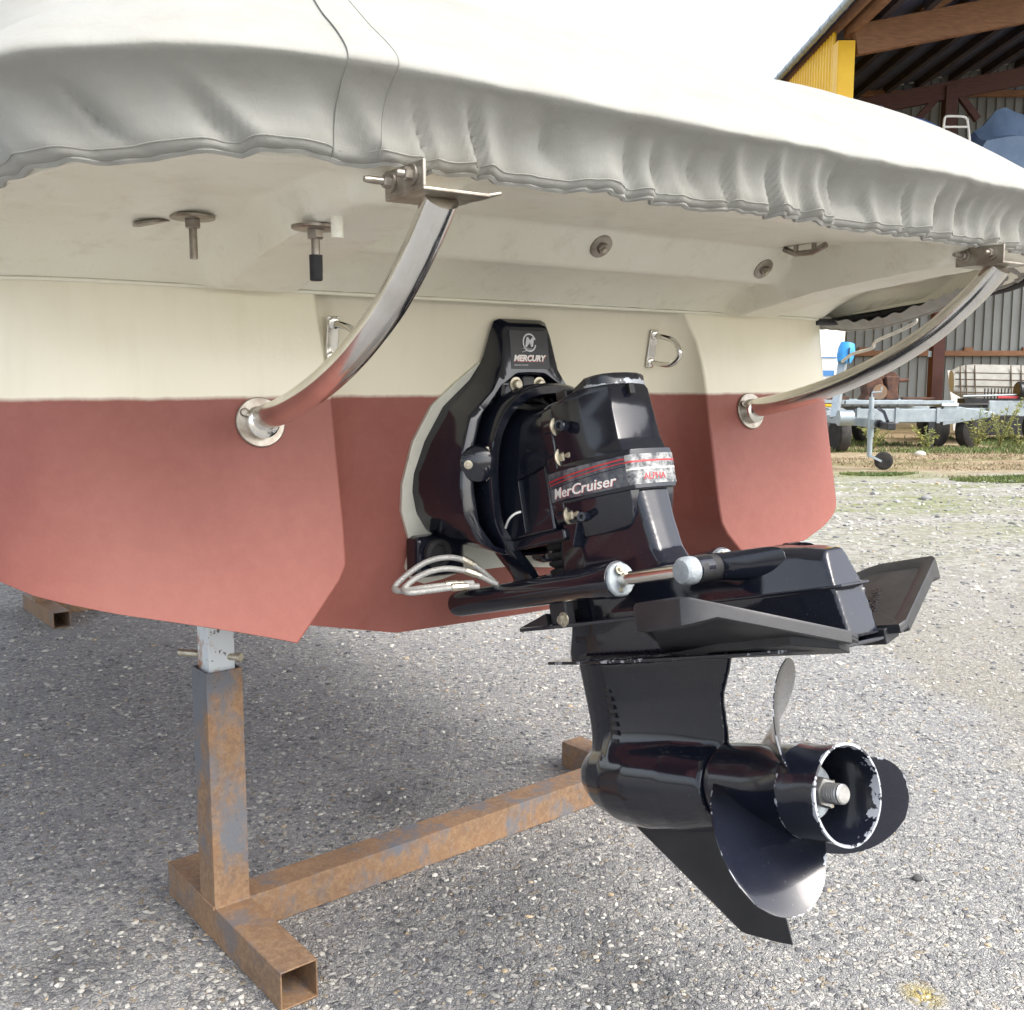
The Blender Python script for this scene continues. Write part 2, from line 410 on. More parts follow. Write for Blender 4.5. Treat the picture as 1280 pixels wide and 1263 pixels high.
# ------------------------------------------------------------------ ground
def ground():
    xs = [-400, -60, -20, -10, -6, -4, -3, -2, -1, 0, 1, 2, 3, 4, 6, 10, 20, 60, 400]
    ys = [-300, -40, -10, -4, -1, 0, 1, 1.5, 2, 2.5, 3, 4, 5, 7, 10, 14, 20, 30, 60, 200, 1200]
    g = G(); g.add([(x, y, 0) for x in xs for y in ys], [])
    n = len(ys)
    g.f = [(i * n + j, (i + 1) * n + j, (i + 1) * n + j + 1, i * n + j + 1) for i in range(len(xs) - 1) for j in range(n - 1)]
    m = mat('asphalt', (.2, .2, .2), .9, 0, .25); t = NT(m)
    P = t.pos(); X, Y, Z = t.sep(P)
    # exposed aggregate: warped cells, each stone its own tone, dark binder between
    wp = t.new('ShaderNodeMix', data_type='VECTOR'); wp.inputs[0].default_value = .012
    nz = t.new('ShaderNodeTexNoise'); nz.inputs['Scale'].default_value = 55; t.l.new(P, nz.inputs['Vector'])
    t.l.new(P, wp.inputs[4]); t.l.new(nz.outputs['Color'], wp.inputs[5])
    def cells(scale):
        a = t.new('ShaderNodeTexVoronoi', feature='F1'); a.inputs['Scale'].default_value = scale; t.l.new(wp.outputs[1], a.inputs['Vector'])
        e = t.new('ShaderNodeTexVoronoi', feature='DISTANCE_TO_EDGE'); e.inputs['Scale'].default_value = scale; t.l.new(wp.outputs[1], e.inputs['Vector'])
        return a, e
    a1, e1 = cells(74); a2, e2 = cells(165)
    tone = t.sep(a1.outputs['Color'])
    stone = t.ramp(tone[0], [(0, (.13, .135, .145)), (.2, (.24, .243, .25)), (.42, (.34, .335, .32)), (.66, (.44, .425, .39)), (.84, (.54, .525, .48)), (.96, (.66, .645, .59))], 'CONSTANT')
    stone = t.mix(t.math('MULTIPLY', t.ramp(tone[1], [(.9, 0.0), (.92, 1.0)]), .6), stone, (.34, .25, .13))
    tone2 = t.sep(a2.outputs['Color'])
    fine = t.ramp(tone2[0], [(0, (.24, .245, .255)), (.5, (.38, .38, .37)), (1, (.53, .52, .48))])
    isstone = t.ramp(tone[2], [(.40, 0.0), (.42, 1.0)])
    gap = t.ramp(e1.outputs['Distance'], [(.02, 0.0), (.14, 1.0)])
    k = t.math('MULTIPLY', isstone, gap)
    col = t.mix(k, t.mix(t.ramp(e2.outputs['Distance'], [(.02, 0.0), (.16, 1.0)]), (.165, .168, .175), fine), stone)
    # broad tone: old stains, dust
    b1 = t.noise(1.3, 6, .65); b2 = t.noise(5.5, 5, .6)
    col = t.mix(t.math('MULTIPLY', t.ramp(b1, [(.35, 0.0), (.7, 1.0)]), .25), col, (.46, .45, .42))
    col = t.mix(t.math('MULTIPLY', t.ramp(b2, [(.52, 0.0), (.72, 1.0)]), .35), col, (.17, .174, .182))
    # soft round patches of darker asphalt, and the yellow paint spill
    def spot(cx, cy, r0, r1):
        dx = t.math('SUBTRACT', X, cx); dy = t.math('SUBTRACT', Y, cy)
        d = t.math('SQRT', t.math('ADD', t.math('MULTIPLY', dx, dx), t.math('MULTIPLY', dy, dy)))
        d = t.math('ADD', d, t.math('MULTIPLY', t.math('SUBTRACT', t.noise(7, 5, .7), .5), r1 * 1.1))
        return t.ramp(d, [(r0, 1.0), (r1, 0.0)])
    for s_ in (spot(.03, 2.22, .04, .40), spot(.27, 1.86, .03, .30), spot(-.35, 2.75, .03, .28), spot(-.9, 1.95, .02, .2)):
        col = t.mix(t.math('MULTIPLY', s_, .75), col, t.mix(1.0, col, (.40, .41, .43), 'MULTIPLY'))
    col = t.mix(t.math('MULTIPLY', spot(.81, 1.84, .0, .05), .7), col, (.55, .42, .06))
    # loose gravel beyond the asphalt edge, then moss and dirt towards the shed
    w = t.math('MULTIPLY', t.math('SUBTRACT', t.noise(1.6, 5, .6), .5), 1.0)
    gl = t.math('SUBTRACT', t.math('ADD', X, w), t.math('MULTIPLY', t.math('SUBTRACT', Y, 3.08), .05))
    gravel = t.ramp(t.math('MULTIPLY', gl, .1), [(.158, 0.0), (.175, 1.0)])
    gc = t.mix(t.ramp(tone2[1], [(.2, 0.0), (.8, 1.0)]), (.24, .225, .185), (.46, .44, .385))
    gc = t.mix(t.math('MULTIPLY', k, .5), gc, stone)
    gc = t.mix(t.math('MULTIPLY', t.ramp(b1, [(.4, 0.0), (.65, 1.0)]), .5), gc, (.27, .25, .19))
    col = t.mix(t.math('MULTIPLY', gravel, .8), col, gc)
    far = t.ramp(t.math('MULTIPLY', t.math('ADD', Y, t.math('MULTIPLY', w, 1.2)), .02), [(.09, 0.0), (.14, 1.0)])
    gv = t.new('ShaderNodeTexVoronoi', feature='F1'); gv.inputs['Scale'].default_value = 26; t.l.new(wp.outputs[1], gv.inputs['Vector'])
    grit = t.math('ADD', t.math('MULTIPLY', t.sep(gv.outputs['Color'])[0], .45), t.math('MULTIPLY', t.noise(12, 7, .78, t.pos((1, .5, 1))), .55))
    pale = t.mix(t.ramp(grit, [(.30, 0.0), (.70, 1.0)]), (.20, .19, .165), (.62, .61, .57))
    pale = t.mix(t.math('MULTIPLY', t.ramp(t.noise(1.4, 6, .65, t.pos((.5, 1.3, 1))), [(.45, 0.0), (.65, 1.0)]), .5), pale, (.36, .33, .26))
    col = t.mix(t.math('MULTIPLY', far, .62), col, pale)
    moss = t.math('MULTIPLY', t.ramp(t.noise(.55, 6, .65, t.pos((.5, 1.6, 1))), [(.44, 0.0), (.58, 1.0)]), t.ramp(t.math('MULTIPLY', Y, .02), [(.125, 0.0), (.17, 1.0)]))
    moss = t.math('MULTIPLY', moss, t.ramp(t.noise(9, 5, .7), [(.35, .2), (.6, 1.0)]))
    col = t.mix(t.math('MULTIPLY', moss, .95), col, (.22, .25, .075))
    dirt = t.ramp(t.math('MULTIPLY', t.math('ADD', Y, t.math('MULTIPLY', w, 1.5)), .02), [(.255, 0.0), (.275, 1.0)])
    dc_ = t.mix(t.ramp(t.noise(2.2, 6, .7), [(.35, 0.0), (.65, 1.0)]), (.30, .21, .13), (.47, .39, .26))
    dc_ = t.mix(t.math('MULTIPLY', t.ramp(t.noise(1.1, 5, .7, t.pos((.4, 1.2, 1))), [(.5, 0.0), (.62, 1.0)]), .7), dc_, (.15, .18, .05))
    col = t.mix(dirt, col, dc_)
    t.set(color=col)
    h1 = t.ramp(e1.outputs['Distance'], [(0, 0.0), (.22, 1.0)]); h2 = t.ramp(e2.outputs['Distance'], [(0, 0.0), (.25, 1.0)])
    hh = t.math('ADD', t.math('MULTIPLY', t.math('MULTIPLY', h1, isstone), .7), t.math('MULTIPLY', h2, .35))
    hh = t.math('ADD', hh, t.math('MULTIPLY', tone[0], .35))
    t.set(normal=t.bump(hh, .9, .006, t.bump(t.noise(11, 4), .3, .02)))
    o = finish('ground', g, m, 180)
    tag(o, None, None, kind='structure')
ground()

def pebbles():
    """loose and proud stones of the weathered asphalt near the camera"""
    ico = bmesh.new(); bmesh.ops.create_icosphere(ico, subdivisions=1, radius=1)
    iv = [v.co.copy() for v in ico.verts]; jf = [tuple(v.index for v in f.verts) for f in ico.faces]; ico.free()
    g = G(); cols = []
    tones = [(.13, .134, .142), (.23, .23, .228), (.32, .315, .30), (.42, .41, .37), (.50, .485, .44), (.60, .585, .53), (.44, .35, .23)]
    for _ in range(15000):
        u_, Yv = rnd.uniform(-.58, .62), 1.72 * math.exp(rnd.uniform(0, 1.95))
        x = u_ * Yv
        s = rnd.choice((.0025, .003, .0035, .004, .005, .0065)) * (1.2 if rnd.random() < .06 else 1) * max(1, Yv / 2.6)
        a = rnd.uniform(0, 6.28); ca, sa = math.cos(a), math.sin(a)
        sx, sy, sz = s * rnd.uniform(.9, 1.7), s * rnd.uniform(.7, 1.1), s * rnd.uniform(.4, .7)
        vv = []
        for p in iv:
            k = rnd.uniform(.82, 1.15); q = (p.x * sx * k, p.y * sy * k)
            vv.append((x + q[0] * ca - q[1] * sa, Yv + q[0] * sa + q[1] * ca, p.z * sz * k + sz * .25))
        g.add(vv, jf); cols.append(rnd.choices(tones, (2.5, 4, 4, 4, 2.4, .9, .5))[0])
    m = mat('pebble', (.3, .3, .3), .85); t = NT(m)
    at_ = t.new('ShaderNodeAttribute', attribute_name='tone'); t.set(color=at_.outputs['Color'])
    o = finish('loose_stones', g, m, 50, fix=False)
    ca = o.data.color_attributes.new('tone', 'FLOAT_COLOR', 'POINT')
    n = len(iv)
    buf = []
    for c in cols: buf += [c[0], c[1], c[2], 1] * n
    ca.data.foreach_set('color', buf)
    tag(o, 'small grey and white stones standing proud of the worn asphalt', None, kind='stuff')
pebbles()

# ------------------------------------------------------------------ the boat
boat = thing('motor_boat', 'white motor boat with red antifouling bottom, seen from its stern on steel stands', 'boat', tuple(M0))
L0, RC, HB = .78, .22, 1.0
ZB = [(0, .680), (.24, .682), (.50, .742), (.56, .765), (.79, .848), (.88, .884), (.95, .925), (.985, .965), (1.0, 1.01)]
def zb(l): return interp(abs(l), ZB)
def off(l):
    l = abs(l)
    return 0 if l <= L0 else RC - math.sqrt(max(0, RC * RC - (l - L0) ** 2))
def f_pod(z): return .19 * max(0, 1.18 - z) + .02 * sstep(1.355, 1.18, z)
def f_rec(z): return -.03 - (1.355 - z) * .20
LIN = [(.765, .558), (.80, .525), (.875, .458), (.95, .455), (1.18, .455), (1.28, .467), (1.355, .475)]
LINS = LIN[:5] + [(1.28, .440), (1.355, .405)]          # starboard pod, its edge fading inboard towards the top
def l_in(z, s=-1): return interp(z, LIN if s < 0 else LINS)
def bow(f): return 1.0 if f > -2.0 else max(.02, 1 - ((-2.0 - f) / 3.6) ** 2.2)
def bulge(f): return 1 + .06 * sstep(-.1, -1.4, f)

def hull():
    g = G()
    zi = [.765, .78, .80, .83, .86, .885, .91, .95, 1.0, 1.05, 1.1, 1.14, 1.18, 1.21, 1.25, 1.29, 1.33, 1.355]
    for s in (-1, 1):
        NQ = 30
        def P(i, j):
            zin = zi[i]; q = j / NQ; p = (zin - .765) / .59
            l = l_in(zin, s) + (HB - l_in(zin, s)) * q
            lb = .56 + .44 * q
            z = zb(lb) + (1.355 - zb(lb)) * p
            return l, z
        o = len(g.v)
        for i in range(len(zi)):
            for j in range(NQ + 1):
                l, z = P(i, j); g.v.append(B(s * l, f_pod(z) - off(l), z))
        n = NQ + 1
        for i in range(len(zi) - 1):
            for j in range(NQ):
                a = o + i * n + j; g.f.append((a, a + 1, a + n + 1, a + n))
        # inboard wall of the pod, rounding into the recessed transom
        o2 = len(g.v); NW = 8
        for i, zz in enumerate(zi):
            w = interp(zz, [(.765, .05), (.885, .085), (1.18, .10), (1.30, .09), (1.355, .05)])
            for k in range(1, NW + 1):
                tt = k / NW
                lf = l_in(zz, s) - w * (tt ** 1.6 if zz < 1.3 else tt)
                ff = f_pod(zz) + (f_rec(zz) - f_pod(zz)) * (1 - (1 - tt) ** 1.9)
                z_ = zz - (.018 * tt if i == 0 else .018 * tt * max(0, (.80 - zz) / .035))
                g.v.append(B(s * lf, ff, z_))
        for i in range(len(zi) - 1):
            for k in range(NW):
                a = o + i * n if k == 0 else o2 + i * NW + k - 1
                b = o2 + i * NW + k
                c = o2 + (i + 1) * NW + k; d = o + (i + 1) * n if k == 0 else o2 + (i + 1) * NW + k - 1
                g.f.append((a, b, c, d))
        # side and bottom running forward
        st = [-.3, -.7, -1.3, -2.0, -2.6, -3.2, -3.8, -4.4, -5.0, -5.5]
        rows = []
        bot = [B(s * (.56 + .44 * j / NQ), f_pod(zb(.56 + .44 * j / NQ)) - off(.56 + .44 * j / NQ), zb(.56 + .44 * j / NQ)) for j in range(NQ + 1)]
        side = []
        for i in range(1, len(zi)):
            l, z = P(i, NQ); side.append((l, z))
        sec0 = bot + [B(s * l, f_pod(z) - off(l), z) for l, z in side]
        ls = [(.56 + .44 * j / NQ, zb(.56 + .44 * j / NQ)) for j in range(NQ + 1)] + side
        rings = [sec0]
        for f in st:
            k = bow(f) * bulge(f); up = .55 * max(0, (-f - 2.6) / 2.9) ** 2
            rings.append([B(s * l * k, f, z + up * max(0, 1.36 - z)) for l, z in ls])
        g.loft(rings, closed=False, caps=False)
        # bottom between centre line and pod, starting at the recessed transom
        cl = [0, .12, .24, .37, .50, .56]
        rings = [[B(s * l, f_rec(zb(l)), zb(l)) for l in cl]] + [[B(s * l * bow(f) * bulge(f), f, zb(l) + .55 * max(0, (-f - 2.6) / 2.9) ** 2 * (1.36 - zb(l))) for l in cl] for f in st]
        g.loft(rings, closed=False, caps=False)
        # wedge of bottom under the pod's inner chamfer
        o3 = g.add([B(s * .56, f_pod(.765), .765), B(s * .50, f_rec(.742), .742), B(s * .56, f_rec(.765), .765)], [])
        g.f.append((o3, o3 + 1, o3 + 2))
    # recessed transom
    def T(u, v):
        zt = 1.355
        l = -.52 + 1.04 * u
        z0 = zb(l); z = z0 + (zt - z0) * v
        return B(l, f_rec(z), z)
    g.grid(T, 40, 20)
    return part('hull', g, M_hull, boat, ang=32, bevel=.006, seg=3)
hull_o = hull()

# swim platform moulding: the underside one looks up at
OUT = [(0, .615), (.3, .615), (.55, .613), (.70, .605), (.80, .58), (.88, .53), (.94, .45), (.975, .35), (.993, .22), (.999, .0), (1.0, -.2)]
def f_out(l): return interp(abs(l), OUT) - .016
def z_rim(f): return interp(f, [(-.4, 1.352), (-.1, 1.355), (.0, 1.366), (.21, 1.39), (.43, 1.41), (.56, 1.438), (.615, 1.452)])
def z_under(l, f):
    d = abs(l)
    cove = 1.355 + .058 * (1 - (1 - min(1, max(0, f) / .15)) ** 2)
    lin = lambda a, b: max(0.0, min(1.0, (f - a) / (b - a)))
    zc = cove - .006 * lin(.142, .150) + .066 * lin(.168, .222) - .020 * sstep(.3, .6, f)
    zo = 1.355 + .075 * (1 - (1 - min(1, max(0, f + off(d)) / .22)) ** 2)
    zo += .020 * sstep(.2, .3, f)
    k = sstep(.60, .68, d)
    z = zc * (1 - k) + zo * k
    zr = interp(f, [(0, 1.342), (.05, 1.350), (.25, 1.386), (.46, 1.406), (.58, 1.414)])
    kr = max(0.0, min(1.0, (.080 - abs(d - .585)) / .022)) * sstep(-.02, .04, f)
    z = min(z, z * (1 - kr) + zr * kr)
    e = (f_out(l) - f) if d < .7 else min(f_out(l) - f, (HB - d) * 1.6 + .01)
    kk = sstep(.07, .005, e)
    return z * (1 - kk) + z_rim(f) * kk
def platform():
    g = G()
    def S(u, v):
        l = (2 * u - 1); l = HB * (l * .75 + .25 * l ** 3)
        f0 = .004 - off(l); f1 = f_out(l)
        f = f0 + (f1 - f0) * v
        z = z_under(l, f)
        z += .0012 * noise.noise(V((l * 22, f * 22, 1)))
        return B(l, f, z)
    g.grid(S, 330, 84)
    # upright outer rim up to where the cover sits
    def E_(u, v):
        l = (2 * u - 1); l = HB * (l * .75 + .25 * l ** 3)
        return B(l * (1 + .002 * v), f_out(l) + .006 * v, z_rim(f_out(l)) + .012 * v)
    g.grid(E_, 330, 4)
    o = part('swim_platform', g, M_gel, boat, ang=60)
    # lip of the moulding where it laps over the hull
    path = [B(l, .003 - off(l) + (.0), 1.3545) for l in [-.995 + 1.99 * i / 120 for i in range(121)]]
    part('moulding_seam', G().tube(path, .0032, 6), M_gel, boat)
platform()
# rub rail round the starboard rim of the moulding
rail = [(.86, -.02, 1.352), (.92, -.035, 1.354), (.965, -.04, 1.357), (.992, -.0, 1.364), (1.0, .08, 1.374), (.995, .21, 1.389), (.978, .36, 1.402), (.945, .45, 1.412), (.88, .535, 1.43), (.80, .585, 1.444)]
part('rub_rail', G().tube([B(l + .004, f + .002, z - .003) for l, f, z in catmull(rail, 8)], .0085, 10), M_rubber, boat)

# platform struts: flange on the pod, bent tube, bracket bolted through the moulding's rib
ST = [(.0, 1.136), (.05, 1.141), (.13, 1.155), (.21, 1.174), (.29, 1.197), (.37, 1.226), (.44, 1.258), (.51, 1.297), (.565, 1.338), (.605, 1.372), (.640, 1.408)]
for s in (-1, 1):
    lx = .587
    g = G(); pth = [B(s * lx, f * (.965 if s > 0 else 1.0), z) for f, z in catmull([(a, b) for a, b in ST], 5)]
    tb = part('platform_strut', g.tube(pth, .0212, 32), M_steel, boat)
    n = V(B(0, 1, .19)) - V(B(0, 0, 0)); n.normalize()
    c = B(s * lx, f_pod(1.135) + .0005, 1.133)
    g = G().lathe([(0, .042), (.005, .042), (.0062, .0405)], c, n, 40)
    part('flange', g, M_dull, tb, bevel=0)
    part('socket', G().lathe([(.004, .0280), (.022, .0270), (.024, .0240)], c, (V(pth[2]) - V(pth[0])).normalized(), 28), M_steel, tb)
    for dl, dz in ((.027, .017), (-.027, .017), (.0, -.031)):
        gs = G().lathe([(.006, .0072), (.0075, .0068), (.0085, .004)], c + rV * dl + zV * dz, n, 14)
        gs.box(c + rV * dl + zV * dz + n * .0086, (.007, .0012, .0014), rV, n, zV)
        part('screw', gs, M_dull, tb)
    top = V(pth[-1])
    g = G()
    g.box(top + aV * -.016 + rV * .004 + zV * .003, (.088, .092, .0045), rV, aV)
    g.box(top - rV * .038 - aV * .016 + zV * .019, (.0045, .092, .030), rV, aV)
    g.box(top + rV * .056 - aV * .006 + zV * .0065, (.030, .05, .004), (rV + zV * .22).normalized(), aV, (zV - rV * .22).normalized())
    br = part('bracket', g, M_dull, tb, bevel=.0015)
    for df in (-.027, .024):
        gb = G(); bolt(gb, top - rV * .0405 - aV * (.016 - df) + zV * .020, -rV, .0078, .009, .026 if df < 0 else .012)
        part('bolt', gb, M_dull, br)

# fittings under the platform
def stud(l, f, cap):
    z = z_under(l, f)
    g = G().lathe([(0, .031), (.0035, .031), (.0045, .029)], B(l, f, z + .001), -zV, 32)
    w = part('deck_stud', g, M_dull, boat)
    part('nut', G().lathe([(.004, .0115), (.014, .0115), (.0155, .010)], B(l, f, z), -zV, 6), M_dull, w)
    part('stud', G().lathe([(.012, .0056), (.058, .0056)], B(l, f, z), -zV, 12), M_dull, w)
    if cap: part('end_cap', G().lathe([(.036, .0088), (.068, .0085), (.069, .007)], B(l, f, z), -zV, 16), M_rubber, w, label='black rubber cap pushed over the stud')
stud(-.715, .21, False); stud(-.634, .405, True)
part('washer', G().lathe([(0, .026), (.003, .026)], B(-.75, .165, z_under(-.75, .165)), V((.15, .1, -1)), 28), M_dull, boat)
part('drain_pipe', G().tube([B(-.630, .463, z_under(-.630, .463) + .01), B(-.630, .463, z_under(-.630, .463) - .026)], .0080, 16), M_gel, boat)
def fitting(l, f, ax):
    z = z_under(l, f); e = .004
    nx = V(((z_under(l + e, f) - z_under(l - e, f)) / (2 * e), (z_under(l, f + e) - z_under(l, f - e)) / (2 * e), -1))
    n = (rV * nx.x + aV * nx.y - zV).normalized()
    c = B(l, f, z) - n * .001
    w = part('through_fitting', G().lathe([(0, .023), (.004, .0225), (.0055, .018)], c, n, 30), M_dull, boat)
    part('nut', G().lathe([(.004, .0105), (.012, .0105), (.013, .009)], c, n, 6), M_dull, w)
    part('bolt_end', G().lathe([(.011, .005), (.017, .005)], c, n, 12), M_bolt, w)
for l, f in ((-.432, .205), (.0, .200), (.44, .190), (.775, .12)): fitting(l, f, 0)
g = G()                                    # folded hook under the platform
hc = B(.452, .285, z_under(.452, .285) - .004)
g.tube([hc - aV * .05, hc - aV * .02 - zV * .012, hc + aV * .02 - zV * .013, hc + aV * .055 - zV * .002], .006, 10)
g.tube([hc - aV * .02 - zV * .012, hc - aV * .02 + zV * .012], .005, 8); g.tube([hc + aV * .025 - zV * .01, hc + aV * .025 + zV * .012], .005, 8)
g.box(hc + zV * .006, (.022, .11, .004), rV, aV)
part('stowed_hook', g, M_dull, boat, bevel=.001)

part('skin_fitting', G().lathe([(-.01, .020), (.004, .020), (.007, .016), (.006, .011), (-.004, .010)], B(-.085, f_rec(.715), .715), (aV - zV * .2), 24), M_hull, boat)
# stern eyes on the recessed transom
for l in (-.437, .345):
    z0 = 1.275; sgn = -1 if l < 0 else 1
    nn = (V(B(0, 1, -.2)) - V(B(0, 0, 0))).normalized(); uu = (zV + aV * .2).normalized()
    c = B(l, f_rec(z0) + (.030 if l < 0 else .0), z0)
    g = G().box(c + nn * .004, (.024, .005, .085), rV, nn, uu)
    e = part('stern_eye', g, M_steel, boat, bevel=.003)
    pts = [(-.030, .0), (-.030, .03), (-.026, .055), (-.012, .070), (.0, .074), (.012, .070), (.026, .055), (.030, .03), (.030, .0)]
    part('loop', G().tube([c + uu * a + nn * b + rV * (b * .25) for a, b in catmull(pts, 4)], .0062, 14), M_steel, e)
    for d in (-.031, .031):
        gb = G(); gb.lathe([(.004, .012), (.010, .011), (.012, .008)], c + uu * d, nn, 16); part('collar', gb, M_steel, e)

# ------------------------------------------------------------------ canvas cover
half = [(0, .615), (.3, .615), (.55, .613), (.70, .605), (.80, .58), (.885, .53), (.945, .45), (.98, .35), (1.0, .22), (1.008, .0), (1.03, -.4), (1.07, -1.2), (1.08, -2.2), (.94, -3.3), (.60, -4.5), (.05, -5.56)]
hp = catmull(half, 60)
full = [(-l, f) for l, f in reversed(hp)] + hp[1:]
acc = [0.0]
for a, b in zip(full, full[1:]): acc.append(acc[-1] + math.dist(a, b))
SM = acc[len(hp) - 1]
def along(s):
    """point and outward normal of the deck edge at arc length s from the stern's middle"""
    s += SM
    lo, hi = 0, len(acc) - 1
    while hi - lo > 1:
        mid = (lo + hi) // 2
        if acc[mid] <= s: lo = mid
        else: hi = mid
    t_ = (s - acc[lo]) / max(1e-9, acc[hi] - acc[lo])
    a, b = full[lo], full[hi]
    A, C_ = full[max(0, lo - 6)], full[min(len(full) - 1, hi + 6)]
    dl, df = C_[0] - A[0], C_[1] - A[1]; k = math.hypot(dl, df)
    return a[0] + (b[0] - a[0]) * t_, a[1] + (b[1] - a[1]) * t_, -df / k, dl / k
# note: travelling port -> stern -> starboard, outward normal is (-df, dl) turned to face aft
PROF = [(-.055, .016), (-.018, -.005), (-.002, -.005), (.006, .006), (.010, .023), (.017, .041), (.030, .057), (.046, .068), (.0585, .0745), (.0625, .080), (.0575, .088), (.040, .102), (.012, .124), (-.03, .153), (-.08, .188), (-.15, .234), (-.24, .286), (-.34, .328), (-.46, .372), (-.60, .420), (-.75, .465), (-.88, .50), (-1.0, .525)]
PR = catmull(PROF, 3)
def hem_z(f, l):
    z = interp(f, [(-5.6, 1.55), (-3, 1.40), (-1.2, 1.36), (-.4, 1.352), (.0, 1.372), (.2, 1.398), (.35, 1.412), (.45, 1.422), (.55, 1.437), (.60, 1.452)])
    return z
def cover_pt(s, t_, lift=0.0):
    k = t_ * (len(PR) - 1); i = min(int(k), len(PR) - 2); w = k - i
    d = PR[i][0] * (1 - w) + PR[i + 1][0] * w; h = PR[i][1] * (1 - w) + PR[i + 1][1] * w
    l, f, nl, nf = along(s)
    if nl * l + nf * (f + 1.5) < 0: nl, nf = -nl, -nf
    z = hem_z(f, l)
    # loose flap of hem sagging on the starboard quarter
    flap = math.exp(-((s - 1.38) / .24) ** 2)
    near = max(0.0, 1 - t_ / .42)
    z -= .055 * flap * near ** 2
    h *= 1 - .18 * sstep(0, -5, f)
    if d < .02: h += (.30 if s < 0 else .10) * sstep(.02, -.20, d) * sstep(.42, -.35, f) * sstep(.25, .75, abs(l)) * (1 - .6 * sstep(-.2, -1, d))
    # folds gathered by the elastic hem, and slack on the top
    sl = s + .55 * h + .03 * noise.noise(V((s * 2.3, h * 6, 4)))
    rn = lambda a, b, c: .55 - abs(noise.noise(V((a, b, c)))) * 2
    fold = .62 * rn(sl * 8.5, h * 3.0, .3) + .40 * rn(sl * 19 + 2 * h, h * 5, 7.3) + .35 * noise.noise(V((sl * 6, h * 6, 3.3)))
    puck = math.sin(s * 130 + 9 * noise.noise(V((s * 6, 0, 0)))) * .0042 * max(0, 1 - t_ / .17) ** 1.2
    band = sstep(.015, .10, t_) * sstep(.62, .33, t_)
    low = sstep(.40, .12, t_)
    ridge = (1 - abs(noise.noise(V((s * 10 + h * 16, h * 5, 2.1))) * 2.2)) ; ridge = max(0, ridge) ** 2
    band2 = sstep(.02, .07, t_) * sstep(.60, .36, t_)
    crease = max(0.0, 1 - abs(noise.noise(V((sl * 13, h * 2.0, 5.5)))) * 4.6) ** 1.7
    disp = fold * (.0035 + .024 * sstep(.40, .24, t_)) * band2 + .007 * low * noise.noise(V((s * 5, 1.7, h * 4))) - crease * .021 * sstep(.03, .08, t_) * sstep(.40, .14, t_) + puck
    disp += .007 * sstep(.45, .7, t_) * noise.noise(V((s * 3.2, h * 4.5, 9))) + .0035 * sstep(.3, .5, t_) * noise.noise(V((s * 11 + h * 14, h * 16, 3)))
    if t_ < .30: disp = max(disp, -.007 - .02 * sstep(.1, .3, t_))
    disp += lift
    if d >= -.03:
        q = V((l + nl * d, f + nf * d, z + h)); out = V((nl, nf, .25 + sstep(.25, .45, t_))).normalized()
    else:
        lam = min(1, (-d - .03) / .97); sp = V((0.0, max(-4.3, min(-.45, f)), 0))
        l2, f2 = l - nl * .03, f - nf * .03
        w_ = sstep(.0, .55, lam); dd = -d - .03
        q = V(((l2 - nl * dd) * (1 - w_) + (l2 + (sp.x - l2) * lam) * w_, (f2 - nf * dd) * (1 - w_) + (f2 + (sp.y - f2) * lam) * w_, z + h)); out = V((nl * .5, nf * .5, 1)).normalized()
    q += out * disp
    return B(q.x, q.y, q.z)
cov = thing('boat_cover', 'pale grey canvas cover with gathered hem pulled over the boat', 'boat cover', tuple(B(0, -.5, 1.6)))
def svals():
    s, out = -SM + .01, []
    while s < acc[-1] - SM - .01:
        out.append(s); s += .0065 if -1.75 < s < 2.0 else .06
    return out
SV = svals(); NT_ = 92
g = G(); g.grid(lambda u, v: cover_pt(SV[round(u * (len(SV) - 1))], v ** 1.12), len(SV) - 1, NT_)
part('canvas', g, M_canvas, cov, ang=180)
# webbing sewn over the canvas, with its two seams
s0 = -.665
part('webbing_strap', G().grid(lambda u, v: cover_pt(s0 - .021 + .042 * u, v * .96, .0016), 6, 110), M_canvas, cov, ang=180)
for ds in (-.021, .021):
    part('seam', G().tube([cover_pt(s0 + ds, .96 * v / 90, .0018) for v in range(91)], .0009, 5), M_canvas, cov)
part('hem_stitch', G().tube([cover_pt(-1.7 + 3.6 * i / 700, .125, .0008) for i in range(701)], .0008, 5), M_canvas, cov)
part('hem_cord', G().tube([cover_pt(-1.7 + 3.6 * i / 700, .060 + .004 * math.sin(i * .9), .001) for i in range(701)], .0045, 6), M_canvas, cov)
# a light cord hanging from the flap
q0 = B(1.05, .16, 1.37)
part('tie_cord', G().tube([V(p) for p in catmull([tuple(B(1.045, .10, 1.375)), tuple(B(1.062, .13, 1.352)), tuple(B(1.06, .09, 1.33)), tuple(B(1.058, .02, 1.305)), tuple(B(1.066, .0, 1.287)), tuple(B(1.06, -.05, 1.275)), tuple(B(1.066, -.09, 1.255))], 8)], .0042, 8), M_cord, cov)

